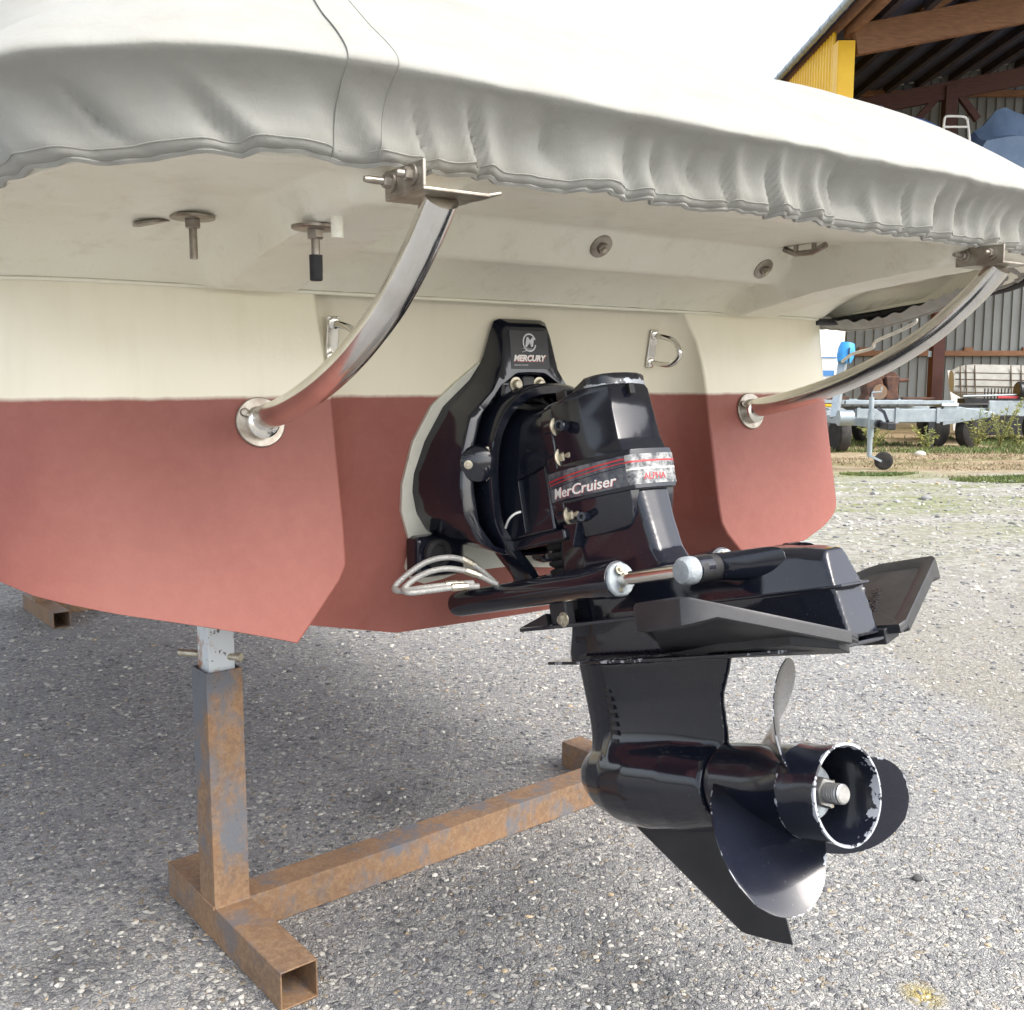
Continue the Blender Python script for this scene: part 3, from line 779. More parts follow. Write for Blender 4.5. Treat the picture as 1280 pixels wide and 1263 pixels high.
# ------------------------------------------------------------------ stern drive
drv = thing('stern_drive', 'glossy black stern drive with three bladed propeller hung on the red and white transom', 'stern drive', tuple(B(0, -.03, 1.0)))
SC = -.023
def polar(half, c, n=144):
    pts = [(l, z) for l, z in half] + [(-l, z) for l, z in reversed(half) if l > 1e-6]
    out = []
    for k in range(n):
        a = 2 * math.pi * k / n; dx, dz = math.sin(a), math.cos(a); best = 0
        for (x1, z1), (x2, z2) in zip(pts, pts[1:] + pts[:1]):
            z1_, z2_ = z1 - c, z2 - c
            ex, ez = x2 - x1, z2_ - z1_; det = dx * (-ez) + ex * dz
            if abs(det) < 1e-12: continue
            t_ = (x1 * (-ez) + ex * z1_) / det; u_ = (dx * z1_ - dz * x1) / det
            if t_ > 0 and -1e-6 <= u_ <= 1 + 1e-6: best = max(best, t_)
        out.append((dx * best, c + dz * best))
    return out
base_o = polar([(0, 1.325), (.060, 1.325), (.067, 1.31), (.080, 1.245), (.105, 1.205), (.160, 1.153), (.195, 1.085), (.213, 1.02), (.213, .985), (.200, .94), (.172, .90), (.12, .872), (.06, .865), (0, .863)], 1.04)
front_o = polar([(0, 1.308), (.050, 1.308), (.054, 1.295), (.068, 1.225), (.093, 1.185), (.150, 1.135), (.170, 1.075), (.180, 1.0), (.178, .95), (.150, .895), (.10, .868), (.05, .860), (0, .858)], 1.04)
hole_o = polar([(0, 1.215), (.035, 1.213), (.072, 1.195), (.12, 1.142), (.146, 1.075), (.152, 1.0), (.146, .93), (.115, .885), (.06, .868), (0, .865)], 1.04)
def ffr(z): return (1.30 - z) * .13
g = G()
mixo = lambda A, Bo, k: [(a[0] + (b[0] - a[0]) * k, a[1] + (b[1] - a[1]) * k) for a, b in zip(A, Bo)]
rings = [[B(SC + l, f_rec(z) + .010, z) for l, z in base_o]]
for k, w in ((.35, .45), (.7, .80), (.93, .95)):
    rings.append([B(SC + l, (f_rec(z) + .01) * (1 - w) + ffr(z) * w, z) for l, z in mixo(base_o, front_o, k)])
rings.append([B(SC + l, ffr(z), z) for l, z in front_o])
rings.append([B(SC + l, ffr(z) + .002, z) for l, z in mixo(front_o, hole_o, .12)])
rings.append([B(SC + l, ffr(z) + .002, z) for l, z in mixo(front_o, hole_o, .94)])
rings.append([B(SC + l, ffr(z) - .003, z) for l, z in hole_o])
rings.append([B(SC + l * .97, f_rec(z) + .02, z) for l, z in hole_o])
g.loft(rings)
shield = part('transom_shield', g, M_black, drv, ang=42)
# white gasket plate behind it with its lower lobes
gk = [(0, 1.24), (.085, 1.24), (.135, 1.20), (.185, 1.155), (.220, 1.085), (.236, 1.0), (.233, .945), (.210, .885), (.205, .86), (.212, .825), (.195, .797), (.165, .785), (.12, .79), (.08, .80), (0, .80)]
gp = [(l, z) for l, z in gk] + [(-l, z) for l, z in reversed(gk) if l]
g = G(); g.loft([[B(SC + l, f_rec(z) + d, z) for l, z in gp] for d in (-.01, .0095)])
part('gasket_plate', g, M_gask, drv, bevel=.003)
g = G().loft([[B(SC + l, f_rec(z) + d, z) for l, z in gp] for d in (.003, .0035)])
# lower hose lobes in black
for s in (-1, 1):
    g = G(); c = B(SC + s * .155, f_rec(.85), .85)
    g.box(c + aV * .025, (.115, .05, .085), rV, aV, zV)
    lb = part('hose_manifold', g, M_black, drv, bevel=.012, seg=3)
    part('hose_port', G().lathe([(.045, .026), (.052, .030), (.062, .029), (.064, .020), (.055, .016)], c + rV * s * .012 + zV * .008, aV, 24), M_rubber, lb)
# maker's mark on the cap
fc = B(SC, ffr(1.26) + .0026, 1.26); upn = (zV - aV * .13).normalized(); nrm = (aV + zV * .13).normalized()
part('cap_label', G().box(fc + upn * .004 + nrm * .0002, (.092, .0006, .076), rV, nrm, upn), M_satin, shield)
lg = fc + nrm * .0012
def ring_mark(name, c, r0, r1, m, parent, a0=0, a1=360, sx=1.0):
    g = G(); n = 40; rings = []
    for k in range(n + 1):
        a = R_(a0 + (a1 - a0) * k / n)
        u_ = rV * math.cos(a) * sx + upn * math.sin(a)
        rings.append([c + u_ * r0, c + u_ * r1, c + u_ * r1 + nrm * .0005, c + u_ * r0 + nrm * .0005])
    g.loft(rings, True, True); return part(name, g, m, parent)
ring_mark('emblem_ring', lg + upn * .018, .0155, .0185, M_grey_print, shield, 20, 345, .88)
text_obj('emblem_letter', 'M', .026, lg + upn * .0105 - rV * .0115, rV, upn, M_grey_print, shield, .25, .0008)
for k in range(3):
    pth = [lg + upn * (-.001 + .0045 * k + .003 * math.sin(i * .8 + k)) + rV * (-.019 + .0065 * i + .002 * k) for i in range(4)]
    part('emblem_wave', G().tube(pth, .0009, 6), M_grey_print, shield)
text_obj('maker_lettering', 'MERCURY', .0165, lg - upn * .0185 - rV * .0405, rV, upn, M_white_print, shield, .28, .0007)
text_obj('lettering_shadow', 'MERCURY', .0165, lg - upn * .0197 - rV * .0398 - nrm * .0004, rV, upn, M_red_print, shield, .28, .0007)
text_obj('small_print', 'mercury marine', .0052, lg - upn * .028 - rV * .0405, rV, upn, M_grey_print, shield, .1)
# bolts at the head of the opening
for l in (-.040, .016):
    gb = G(); bolt(gb, B(SC + l + .004, ffr(1.19) - .004, 1.196), aV, .0095, .011); part('shield_bolt', gb, M_bolt, drv)
part('name_block', G().box(B(SC - .006, ffr(1.2) - .01, 1.20), (.03, .022, .024), rV, aV, zV), M_satin, drv, bevel=.004)
g = G(); g.box(B(SC - .012, ffr(1.19) - .018, 1.187), (.118, .03, .04), rV, aV, zV)
part('head_casting', g, M_black, drv, bevel=.012, seg=3)

# gimbal ring with its swivel caps
gr = [(0, 1.185), (.05, 1.178), (.095, 1.150), (.124, 1.105), (.135, 1.05), (.133, .98), (.122, .92), (.092, .868), (.062, .825), (.045, .80), (0, .795)]
gh = catmull(gr, 6); gl = gh + [(-l, z) for l, z in reversed(gh) if l > 1e-6]
g = G(); n = len(gl); rings = []
for i in range(n):
    (x0, z0), (x1, z1) = gl[i - 1], gl[(i + 1) % n]; k = math.hypot(x1 - x0, z1 - z0); nx, nz = -(z1 - z0) / k, (x1 - x0) / k
    if nx * gl[i][0] + nz * (gl[i][1] - 1.0) < 0: nx, nz = -nx, -nz
    f0 = .012 + .03 * sstep(.95, .80, gl[i][1])
    rings.append([B(gl[i][0] + nx * a, f0 + b, gl[i][1] + nz * a) for a, b in ((-.010, -.03), (.012, -.03), (.014, .036), (.009, .044), (-.006, .044), (-.011, .036))])
part('gimbal_ring', g.loft(rings, True, False, True), M_black, drv, ang=40)
for s in (-1, 1):
    c = B(s * .162, .030, 1.045)
    cp_ = part('swivel_cap', G().lathe([(-.05, .036), (.012, .036), (.020, .033), (.026, .022), (.028, .0)], c, (aV * .9 + rV * s * .45), 32), M_black, drv)
    for a in (60, 180, 300):
        gb = G(); bolt(gb, c + zV * .028 * math.sin(R_(a)) + rV * .028 * math.cos(R_(a)) + aV * .014, aV + rV * s * .45, .0055, .006); part('cap_screw', gb, M_bolt, cp_)

# bell housing and bellows
def sup(w, h, n=28, e=.45):
    return [(w * math.copysign(abs(math.sin(2 * math.pi * k / n)) ** e, math.sin(2 * math.pi * k / n)), h * math.copysign(abs(math.cos(2 * math.pi * k / n)) ** e, math.cos(2 * math.pi * k / n))) for k in range(n)]
g = G(); rings = []
for x, w, z0, z1, e in ((-.74, .128, .455, .755, .8), (-.66, .127, .452, .755, .72), (-.61, .117, .455, .738, .62), (-.54, .100, .455, .712, .5), (-.48, .094, .452, .70, .42), (-.435, .094, .450, .695, .40)):
    rings.append([D(x, a, (z0 + z1) / 2 + b) for a, b in sup(w, (z1 - z0) / 2, 36, e)])
part('bell_housing', g.loft(rings), M_black, drv, ang=50)
g = G()
g.loft([[D(x, l, z) for l, z in ((-w, .462), (-w, z1 - .03), (-w + .022, z1), (w - .022, z1), (w, z1 - .03), (w, .462))] for x, w, z1 in ((-.615, .108, .590), (-.56, .106, .596), (-.50, .1005, .603), (-.452, .0975, .61))])
part('bell_shoulder', g, M_black, drv, ang=25, bevel=.006, seg=3)
part('bell_seam', G().loft([[D(x, l, z) for l, z in ((-.109, .47), (-.109, .57), (.109, .57), (.109, .47))] for x in (-.534, -.530)]), M_black, drv, bevel=.001)
g = G().box(D(-.52, 0, .452), (.20, .205, .022), V(D(1, 0, 0)) - V(D(0, 0, 0)), rV, V(D(0, 0, 1)) - V(D(0, 0, 0)))
part('bell_ledge', g, M_black, drv, bevel=.006)
g = G(); rb = [(.0, .045), (.012, .05)]
for k in range(6): rb += [(.014 + k * .016, .044), (.020 + k * .016, .054), (.026 + k * .016, .054)]
XD = (V(D(1, 0, 0)) - V(D(0, 0, 0))); ZD = (V(D(0, 0, 1)) - V(D(0, 0, 0)))
part('exhaust_bellows', g.lathe(rb + [(.115, .05)], D(-.515, -.01, .335), ZD, 32), M_rubber, drv, ang=60)
g = G(); rb = []
for k in range(7): rb += [(k * .02, .075), (k * .02 + .006, .092), (k * .02 + .013, .092)]
part('drive_bellows', g.lathe(rb, D(-.86, 0, .62), XD, 36), M_rubber, drv, ang=60)

# upper gear housing
def usec(z, xf, xr, wf, wr, grow=0.0):
    h = [(xf, -wf), (xf + .018, -wf - .001), (xf + (xr - xf) * .6, -(wf * .45 + wr * .55) - .006), (xr - .003, -wr), (xr, -wr * .5), (xr, 0)]
    ring = h + [(x, -l) for x, l in reversed(h[:-1])]
    cx = (xf + xr) / 2
    return [D(x + (grow if x > cx else -grow * 0), l + math.copysign(grow, l) if l else 0, z) for x, l in ring]
g = G().loft([usec(z, xf, xr, wf, wr) for z, xf, xr, wf, wr in (
    (.440, -.435, -.300, .078, .040), (.465, -.435, -.285, .090, .046), (.500, -.435, -.278, .092, .050), (.57, -.435, -.277, .092, .052), (.585, -.435, -.285, .092, .051), (.60, -.435, -.290, .0915, .050), (.65, -.432, -.295, .090, .048), (.690, -.425, -.298, .086, .046), (.700, -.36, -.302, .078, .042))])
uh = part('upper_gear_housing', g, M_black, drv, ang=24, bevel=.0045, seg=3)
# joint flange where bell housing and gear housing bolt together
g = G(); rings = []
for x in (-.452, -.418): rings.append([D(x, a, .575 + b) for a, b in sup(.0965, .128, 36, .38)])
part('joint_flange', g.loft(rings), M_black, drv, ang=40, bevel=.003)
# top cover with its worn rim
g = G(); hcap = [(-.395, .05), (-.385, .064), (-.345, .066), (-.325, .060), (-.31, .048), (-.302, .028), (-.299, 0)]
cap = [(x, l) for x, l in hcap] + [(x, -l) for x, l in reversed(hcap[:-1])]
g.loft([[D(x, l, zz + (.006 if x > -.37 else -.004)) for x, l in cap] for zz in (.694, .700, .7105)] + [[D(-.34 + (x + .34) * .94, l * .93, .7145 + (.006 if x > -.37 else -.004)) for x, l in cap]])
tc = part('top_cover', g, black_paint('black_worn_paint', rough=.2), drv, ang=35)
set_chip(tc, lambda co: .30 if (V(co) - V(D(0, 0, .7)) ).dot(ZD) < .006 else .04)
for x, l in ((-.405, -.058), (-.415, .02)):
    part('vent_block', G().box(D(x, l, .703), (.03, .032, .022), XD, rV, ZD), M_satin, drv, bevel=.004)
part('slot', G().box(D(-.292, -.004, .688), (.010, .012, .018), XD, rV, ZD), M_black_plain, drv)
# flange bolts on the port side, mirrored to starboard
for s in (-1, 1):
    for z in (.648, .591, .484):
        gb = G(); bolt(gb, D(-.416, s * .082, z), XD, .0125, .012, .016)
        part('flange_bolt', gb, M_bolt, drv)
        part('bolt_boss', G().lathe([(-.02, .017), (.0, .017), (.001, .015)], D(-.418, s * .082, z), XD, 20), M_black, drv)
    gb = G(); gb.lathe([(0, .011), (.018, .011), (.020, .009), (.020, .006), (.012, .006)], D(-.385, s * .092, .643), (rV * s + XD * .5), 16); part('oil_plug', gb, M_black, drv)
    gb = G(); gb.lathe([(0, .009), (.022, .0085), (.022, .004), (.014, .004)], D(-.372, s * .084, .475), (rV * s + XD * .6), 16); part('oil_plug', gb, M_black, drv)
    part('flange_rib', G().loft([[D(-.435, s * .094, .47), D(-.385, s * .094, .47), D(-.41, s * .094, .425)], [D(-.435, s * .03, .47), D(-.385, s * .03, .47), D(-.41, s * .03, .415)]]), M_black, drv, bevel=.004)

# decals: a raised band round the gear housing
bandp = [(-.448, -.0965), (-.40, -.0975), (-.36, -.0875), (-.33, -.0765), (-.302, -.064), (-.289, -.0585), (-.279, -.054)]
rear = [(-.279, -.054), (-.270, -.048), (-.2655, -.030), (-.2640, 0), (-.2655, .030), (-.270, .048), (-.279, .054)]
ring = bandp + rear[1:] + [(x, -l) for x, l in reversed(bandp[:-1])]
g = G().loft([[D(x, l * k, z) for x, l in ring] for z, k in ((.505, .97), (.511, 1.0), (.568, 1.0), (.576, .965))])
part('decal_ledge', g, M_black, drv, ang=40, bevel=.002)
def strip(path, z0, z1, lift, n=1):
    g = G()
    for (x0, l0), (x1, l1) in zip(path, path[1:]):
        pass
    rows = []
    for i, (x, l) in enumerate(path):
        a = path[max(0, i - 1)]; b = path[min(len(path) - 1, i + 1)]
        nx, nl = (b[1] - a[1]), -(b[0] - a[0]); k = math.hypot(nx, nl); nx, nl = nx / k, nl / k
        if nl > 0 and l < 0 and abs(nl) > .3: nx, nl = -nx, -nl
        if nx < 0 and abs(nx) > .5: nx, nl = -nx, -nl
        z0_ = z0(i / (len(path) - 1)) if callable(z0) else z0; z1_ = z1(i / (len(path) - 1)) if callable(z1) else z1
        rows.append([D(x + nx * lift, l + nl * lift, z0_), D(x + nx * lift, l + nl * lift, z1_)])
    return g.loft(rows, False, False)
dp = catmull(bandp, 5); drr = catmull(rear, 5)
dcl = part('side_decal', strip(dp, .513, .5655, .0008), M_decal, drv, ang=180)
dcr = part('rear_decal', strip(drr, .513, .5655, .0008), M_decal_worn, drv, ang=180)
zl = lambda k: .5485 + .010 * math.sin(k * 1.9)
part('red_stripe', strip(dp, lambda k: zl(k), lambda k: zl(k) + .0026, .0014), M_red_print, dcl, ang=180)
part('red_stripe', strip(dp, lambda k: zl(k) - .006, lambda k: zl(k) - .0045, .0014), M_red_print, dcl, ang=180)
part('grey_stripe', strip(dp, lambda k: zl(k) - .0125, lambda k: zl(k) - .0112, .0014), M_black_plain, dcl, ang=180)
part('red_stripe', strip(drr, .5515, .5545, .0014), M_red_print, dcr, ang=180)
part('white_stripe', strip(drr, .5385, .5410, .0014), M_white_print, dcr, ang=180)
def wrap_text(ob, path, x0, z0, lift, zs=0.0):
    """lay lettering made flat in x,y along the decal's curved path"""
    ln = [0.0]
    for a, b in zip(path, path[1:]): ln.append(ln[-1] + math.dist(a, b))
    for vtx in ob.data.vertices:
        p = vtx.co; d = min(max(p.x + x0, 0), ln[-1] - 1e-6); i = max(k for k in range(len(ln)) if ln[k] <= d); i = min(i, len(path) - 2)
        w = (d - ln[i]) / (ln[i + 1] - ln[i]); a, b = path[i], path[i + 1]
        tx, tl = b[0] - a[0], b[1] - a[1]; k = math.hypot(tx, tl); nx, nl = tl / k, -tx / k
        e = lift + p.z
        vtx.co = V(D(a[0] + tx * w + nx * e, a[1] + tl * w + nl * e, z0 + p.y + zs * d))
    ob.data.update()
o_t = V(D(-.441, -.0985, .5185)); X_t = V(D(-.318, -.0765, .5205)) - V(D(-.441, -.0985, .5185))
N_t = X_t.cross(ZD).normalized()
O0 = V((0, 0, 0)); X0 = V((1, 0, 0)); Y0 = V((0, 1, 0))
def deco(name, body, size, m, par, path, x0, z0, lift, shear, bold, wide=1.0, zs=0.0):   # print on the band
    ob = text_obj(name, body, size, O0, X0, Y0, m, None, shear, bold, .0003, wide=wide); wrap_text(ob, path, x0, z0, lift, zs); ob.parent = par
deco('lettering_shadow', 'MerCruiser', .0262, M_red_print, dcl, dp, .0120, .5172, .0012, .22, .0004, 1.14)
deco('drive_lettering', 'MerCruiser', .0262, M_white_print, dcl, dp, .0115, .5180, .0018, .22, .0004, 1.14)
deco('worn_lettering', 'ALPHA', .0160, M_red_print, dcr, drr, .030, .5205, .0012, .12, .0)

# drive shaft housing: leg, cavity box and tail fused into one casting
def sect(z, xf, xr, wf, wr):
    h = [(xf, 0), (xf + .012, -wf * .55), (xf + .05, -wf), (xf + .12, -wf - .002), (xr - .04, -wr - .008), (xr - .006, -wr), (xr, -wr * .75), (xr + .002, 0)]
    return [D(x, l, z) for x, l in h + [(x, -l) for x, l in reversed(h[1:-1])]]
g = G()
g.loft([sect(*a) for a in ((.25, -.545, -.19, .058, .042), (.33, -.545, -.215, .061, .040), (.36, -.54, -.235, .064, .037), (.40, -.535, -.258, .067, .035), (.45, -.53, -.268, .070, .035), (.52, -.50, -.278, .072, .038))])
g2 = []
for x, wt, wb, zt, dx in ((-.47, .050, .058, .345, 0), (-.25, .047, .060, .372, 0), (-.12, .044, .059, .374, 0), (-.02, .040, .055, .370, 0), (.045, .032, .045, .362, 0), (.082, .026, .033, .354, .012)):
    g2.append([D(x + dx * 2.2, -wb, .226), D(x + dx * 1.2, -wb, .30), D(x, -wt, zt - .010), D(x, -wt + .009, zt), D(x, wt - .009, zt), D(x, wt, zt - .010), D(x + dx * 1.2, wb, .30), D(x + dx * 2.2, wb, .226)])
g.loft(g2)
dh = part('drive_shaft_housing', g, M_black, drv, ang=180, fix=True)
fuse(dh, .0036, 5)
def plate(pts, z, th, name, m, bev=.0015, tilt=0.0):
    h = [(x, -l) for x, l in pts] + [(x, l) for x, l in reversed(pts) if l > 1e-6]
    return part(name, G().loft([[D(x, l, z + d + tilt * x) for x, l in h] for d in (0, th)]), m, drv, bevel=bev)
plate([(-.30, .064), (-.12, .0635), (-.02, .0595), (.05, .049), (.098, .038), (.108, .03)], .2985, .0045, 'joint_plate', M_black)
# splash plate with its swept tips, and the block above
plate([(-.52, 0), (-.53, .04), (-.565, .075), (-.612, .100), (-.60, .108), (-.50, .112), (-.40, .104), (-.26, .085)], .285, .007, 'splash_plate', M_black)
for s in (-1, 1):
    part('splash_wing', G().loft([[D(-.612, s * .099, .2925), D(-.50, s * .112, .2925), D(-.505, s * .085, .2925)], [D(-.606, s * .100, .294), D(-.505, s * .108, .315), D(-.51, s * .085, .312)]]), M_fin, drv, bevel=.002)
    part('stop_block', G().box(D(-.475, s * .092, .312), (.05, .022, .045), XD, rV, ZD), M_satin, drv, bevel=.004)
    gb = G(); bolt(gb, D(-.452, s * .106, .300), rV * s, .009, .009); part('plate_bolt', gb, M_bolt, drv)
    for dx in (-.40, -.33, -.27):
        pass
g = G().loft([sect(*a) for a in ((.212, -.572, -.16, .052, .030), (.235, -.568, -.17, .054, .034), (.262, -.552, -.17, .058, .040), (.292, -.535, -.17, .064, .045))])
part('neck', g, M_black, drv, ang=50)
cp_ = plate([(-.585, .0), (-.584, .05), (-.57, .075), (-.45, .094), (-.25, .098), (-.05, .088), (.06, .066), (.108, .048)], .2155, .006, 'cavitation_plate', black_paint('black_edge_worn', rough=.12))
set_chip(cp_, lambda co: .22)
# worn white scuffs on the plate edges
for x0, x1, l, z in ((-.475, -.405, -.1125, .2895), (-.51, -.42, -.0935, .2185), (-.355, -.33, -.0955, .291)):
    pts = []
    g = G(); nn = 14
    up = [D(x0 + (x1 - x0) * k / nn, l + .012 * (k / nn), z + .0022 + .002 * noise.noise(V((k * .9, z * 50, 0)))) for k in range(nn + 1)]
    dn = [D(x0 + (x1 - x0) * k / nn, l + .012 * (k / nn) , z - .0022 + .002 * noise.noise(V((k * .9, z * 50, 5)))) for k in range(nn + 1)]
    g.loft([up, dn], False, False)

# lower unit: leg and torpedo cast in one
g = G()
def leg(z, xf, xr, w):
    h = []
    for k in range(1, 12):
        t_ = k / 12
        y = w * (min(1, (t_ / .32)) ** .55 if t_ < .32 else 1 - .80 * ((t_ - .32) / .68) ** 1.5)
        h.append((xf + (xr - xf) * t_, -y))
    pts = [(xf, 0)] + h + [(xr, -w * .13), (xr, w * .13)] + [(x, -l) for x, l in reversed(h)]
    return [D(x, l, z) for x, l in pts]
g.loft([leg(*a) for a in ((-.03, -.55, -.205, .080), (.02, -.557, -.205, .078), (.04, -.558, -.203, .072), (.055, -.560, -.200, .064), (.070, -.561, -.197, .056), (.085, -.562, -.195, .050), (.105, -.564, -.194, .047), (.14, -.567, -.192, .046), (.185, -.571, -.168, .050), (.213, -.573, -.155, .054))])
g.lathe([(-.590, .004), (-.585, .020), (-.571, .038), (-.548, .053), (-.513, .069), (-.460, .083), (-.39, .087), (-.30, .082), (-.235, .073), (-.208, .069)], D(0, 0, -.006), XD, 48)
lu = part('lower_unit', g, M_black, drv, ang=180)
fuse(lu, .0034, 26)
g = G()
def sk(z, x0, x1, w):
    return [D(x0, 0, z), D(x0 + .02, -w, z), D(x1 - .03, -w, z), D(x1, -w * .25, z), D(x1, w * .25, z), D(x1 - .03, w, z), D(x0 + .02, w, z)]
g.loft([sk(-.055, -.53, -.235, .012), sk(-.09, -.484, -.235, .0095), sk(-.15, -.388, -.178, .0075), sk(-.205, -.30, -.131, .006), sk(-.243, -.240, -.128, .0045)])
skeg = part('skeg', g, M_satin, drv, ang=40, bevel=.001)
for k in range(7):
    z = .165 - k * .0150; q_ = max(0, .115 - z) * .16
    g = G().loft([[D(-.452 + .002 * k, -.0475 - q_, z), D(-.428 + .002 * k, -.0478 - q_, z), D(-.425 + .002 * k, -.050 - q_, z - .008), D(-.449 + .002 * k, -.0475 - q_, z - .003)], [D(-.452 + .002 * k, -.042, z), D(-.428 + .002 * k, -.042, z), D(-.425 + .002 * k, -.042, z - .008), D(-.449 + .002 * k, -.042, z - .003)]])
    part('water_inlet', g, M_black_plain, drv)

# propeller
pr = part('propeller', G().lathe([(-.204, .040), (-.204, .0625), (-.200, .0655), (-.19, .0662), (-.12, .0668), (-.052, .0672), (-.048, .0705), (-.043, .0712), (-.036, .0692), (-.01, .0695), (.012, .0712), (.0275, .0738), (.0300, .0738), (.0305, .0700), (.010, .0655), (-.03, .0628), (-.085, .0615), (-.085, .034), (-.086, .030)], D(0, 0, 0), XD, 96), M_prop, drv, ang=40)
O_d = V(D(0, 0, 0))
def hub_chip(co):
    q = V(co) - O_d; x = q.dot(XD); rr = (q - XD * x).length
    if x > .024: return .34
    if -.049 < x < -.037: return .26
    if -.05 < x < .02 and rr < .0667: return .02 + (.10 if x > .005 else 0)
    return -.2
set_chip(pr, hub_chip)
BR, BP, BX, BH, RH, RK = .203, .5688, -.1018, 50.33, .063, .5542
def blade_pt(t0, q, e):
    rr = RH + (BR - RH) * q
    h = R_(BH) * max(0, 1 - q ** 2.6) ** .6 * (RH / rr) ** .35
    th = R_(t0) + e * h
    x = BX - BP / (2 * math.pi) * e * h + RK * (rr - RH) + .006 * (1 - e * e) * (1 - q)
    return V(D(x, rr * math.sin(th), rr * math.cos(th)))
for k in range(3):
    t0 = -5.8 + 120 * k
    NQ, NE = 36, 22
    pos = [[blade_pt(t0, min(.9995, (i / NQ) ** .8), -1 + 2 * j / NE) for j in range(NE + 1)] for i in range(NQ + 1)]
    g = G(); o2 = []
    for sgn in (1, -1):
        o = len(g.v); o2.append(o)
        for i in range(NQ + 1):
            for j in range(NE + 1):
                du = pos[min(NQ, i + 1)][j] - pos[max(0, i - 1)][j]; dv = pos[i][min(NE, j + 1)] - pos[i][max(0, j - 1)]
                nn = du.cross(dv); nn = nn.normalized() if nn.length > 1e-9 else XD
                q = i / NQ; e = -1 + 2 * j / NE
                th = (.0045 + .006 * (1 - q) ** 2) * (1 - .85 * e ** 4) * (1 - .7 * q ** 5) * .5 + .0004
                g.v.append(pos[i][j] + nn * th * sgn)
        for i in range(NQ):
            for j in range(NE):
                a = o + i * (NE + 1) + j; g.f.append((a, a + 1, a + NE + 2, a + NE + 1))
    n1 = NE + 1
    edge = [i * n1 for i in range(NQ + 1)] + [NQ * n1 + j for j in range(1, NE + 1)] + [i * n1 + NE for i in range(NQ - 1, -1, -1)]
    for a, b in zip(edge, edge[1:]): g.f.append((o2[0] + a, o2[0] + b, o2[1] + b, o2[1] + a))
    bl = part('blade', g, M_prop, pr, ang=50)
    a_ = bl.data.attributes.new('chip', 'FLOAT', 'POINT')
    for idx in range(len(g.v)):
        w = idx % ((NQ + 1) * n1); i, j = divmod(w, n1); e = abs(-1 + 2 * j / NE); q = i / NQ
        a_.data[idx].value = max(-.2, .27 * sstep(.93, 1.0, e) * sstep(.02, .1, q) - .1 * (1 - e), .26 * sstep(.955, 1.0, q)) if e > .8 or q > .9 else -.2
g = G().lathe([(-.086, .034), (-.046, .034), (-.044, .0405), (-.034, .0405), (-.033, .030)], D(0, 0, 0), XD, 28)
wa = part('tab_washer', g, M_anode, pr)
for a in range(0, 360, 60): part('washer_tab', G().box(V(D(-.030, .036 * math.cos(R_(a + 12)), .036 * math.sin(R_(a + 12)))), (.012, .006, .004), XD, rV, ZD), M_bolt, wa)
part('propeller_nut', G().lathe([(-.040, .0240), (-.012, .0240), (-.008, .0215)], D(0, 0, 0), XD, 6), M_nut, pr)
th_ = []
for k in range(7): th_ += [(-.012 + k * .0045, .0155), (-.0098 + k * .0045, .0143)]
part('shaft_end', G().lathe(th_ + [(.0205, .0148), (.0225, .0125)], D(0, 0, 0), XD, 24), M_nut, pr)

# trim cylinders either side
for s in (-1, 1):
    a, b = V(D(-.766, s * .140, .357)), V(D(-.262, s * .1215, .356)); ax = (b - a).normalized(); L_ = (b - a).length
    tr = part('trim_cylinder', G().lathe([(0, .0245), (.012, .0262), (.03, .0262), (L_ - .075, .0262), (L_ - .06, .0285), (L_ - .02, .0295), (L_ - .018, .0315), (L_, .0315), (L_ + .001, .024)], a, ax, 40), M_black, drv, ang=40)
    part('end_plug', G().lathe([(-.004, .0205), (.004, .0232), (.012, .0235)], a, ax, 28), M_fin, tr)
    g = G(); rings = []
    for d, rr in ((.0, .0285), (.006, .028), (.008, .026)):
        rings.append([b + ax * d + (rV * math.cos(t_) + ax.cross(rV) * math.sin(t_)) * rr * (1 + .07 * noise.noise(V((math.cos(t_) * 4, math.sin(t_) * 4, s)))) for t_ in [2 * math.pi * k / 40 for k in range(40)]])
    an = part('cylinder_anode', g.loft(rings), M_anode, tr)
    for dz in (.017, -.017):
        gb = G(); bolt(gb, b + ax * .007 + zV * dz - rV * .006, ax, .0052, .005); part('anode_screw', gb, M_bolt, an)
    rod_e = V(D(-.090, s * .1150, .3545))
    part('rod', G().tube([b, rod_e], .0112, 24), M_steel, tr)
    part('rod_eye', G().lathe([(-.024, .0208), (.004, .0208)], rod_e + XD * .003, rV * s, 24), M_black, tr)
    pc = V(D(-.087, 0, .353))
    part('pin_cap', G().lathe([(.118, .0175), (.121, .0215), (.130, .0220), (.139, .0215), (.145, .0175), (.1475, .010), (.146, .003)], pc, rV * s, 32), M_anode, tr)
    part('pin_sleeve', G().lathe([(.072, .0205), (.105, .0205), (.1055, .0212), (.117, .0212), (.118, .019)], pc, rV * s, 32), M_rubber, tr)
    g = G().loft([[D(-.087 + .0215 * math.cos(t_), s * .074, .353 + .0215 * math.sin(t_)) for t_ in [2 * math.pi * k / 24 for k in range(24)]],
                  [D(-.070 + .035 * math.copysign(abs(math.cos(t_)) ** .6, math.cos(t_)), s * .055, .350 + .023 * math.copysign(abs(math.sin(t_)) ** .6, math.sin(t_))) for t_ in [2 * math.pi * k / 24 for k in range(24)]],
                  [D(-.045 + .068 * math.copysign(abs(math.cos(t_)) ** .5, math.cos(t_)), s * .036, .347 + .025 * math.copysign(abs(math.sin(t_)) ** .5, math.sin(t_))) for t_ in [2 * math.pi * k / 24 for k in range(24)]]])
    part('pin_boss', g, M_black, drv, ang=50, bevel=.002)

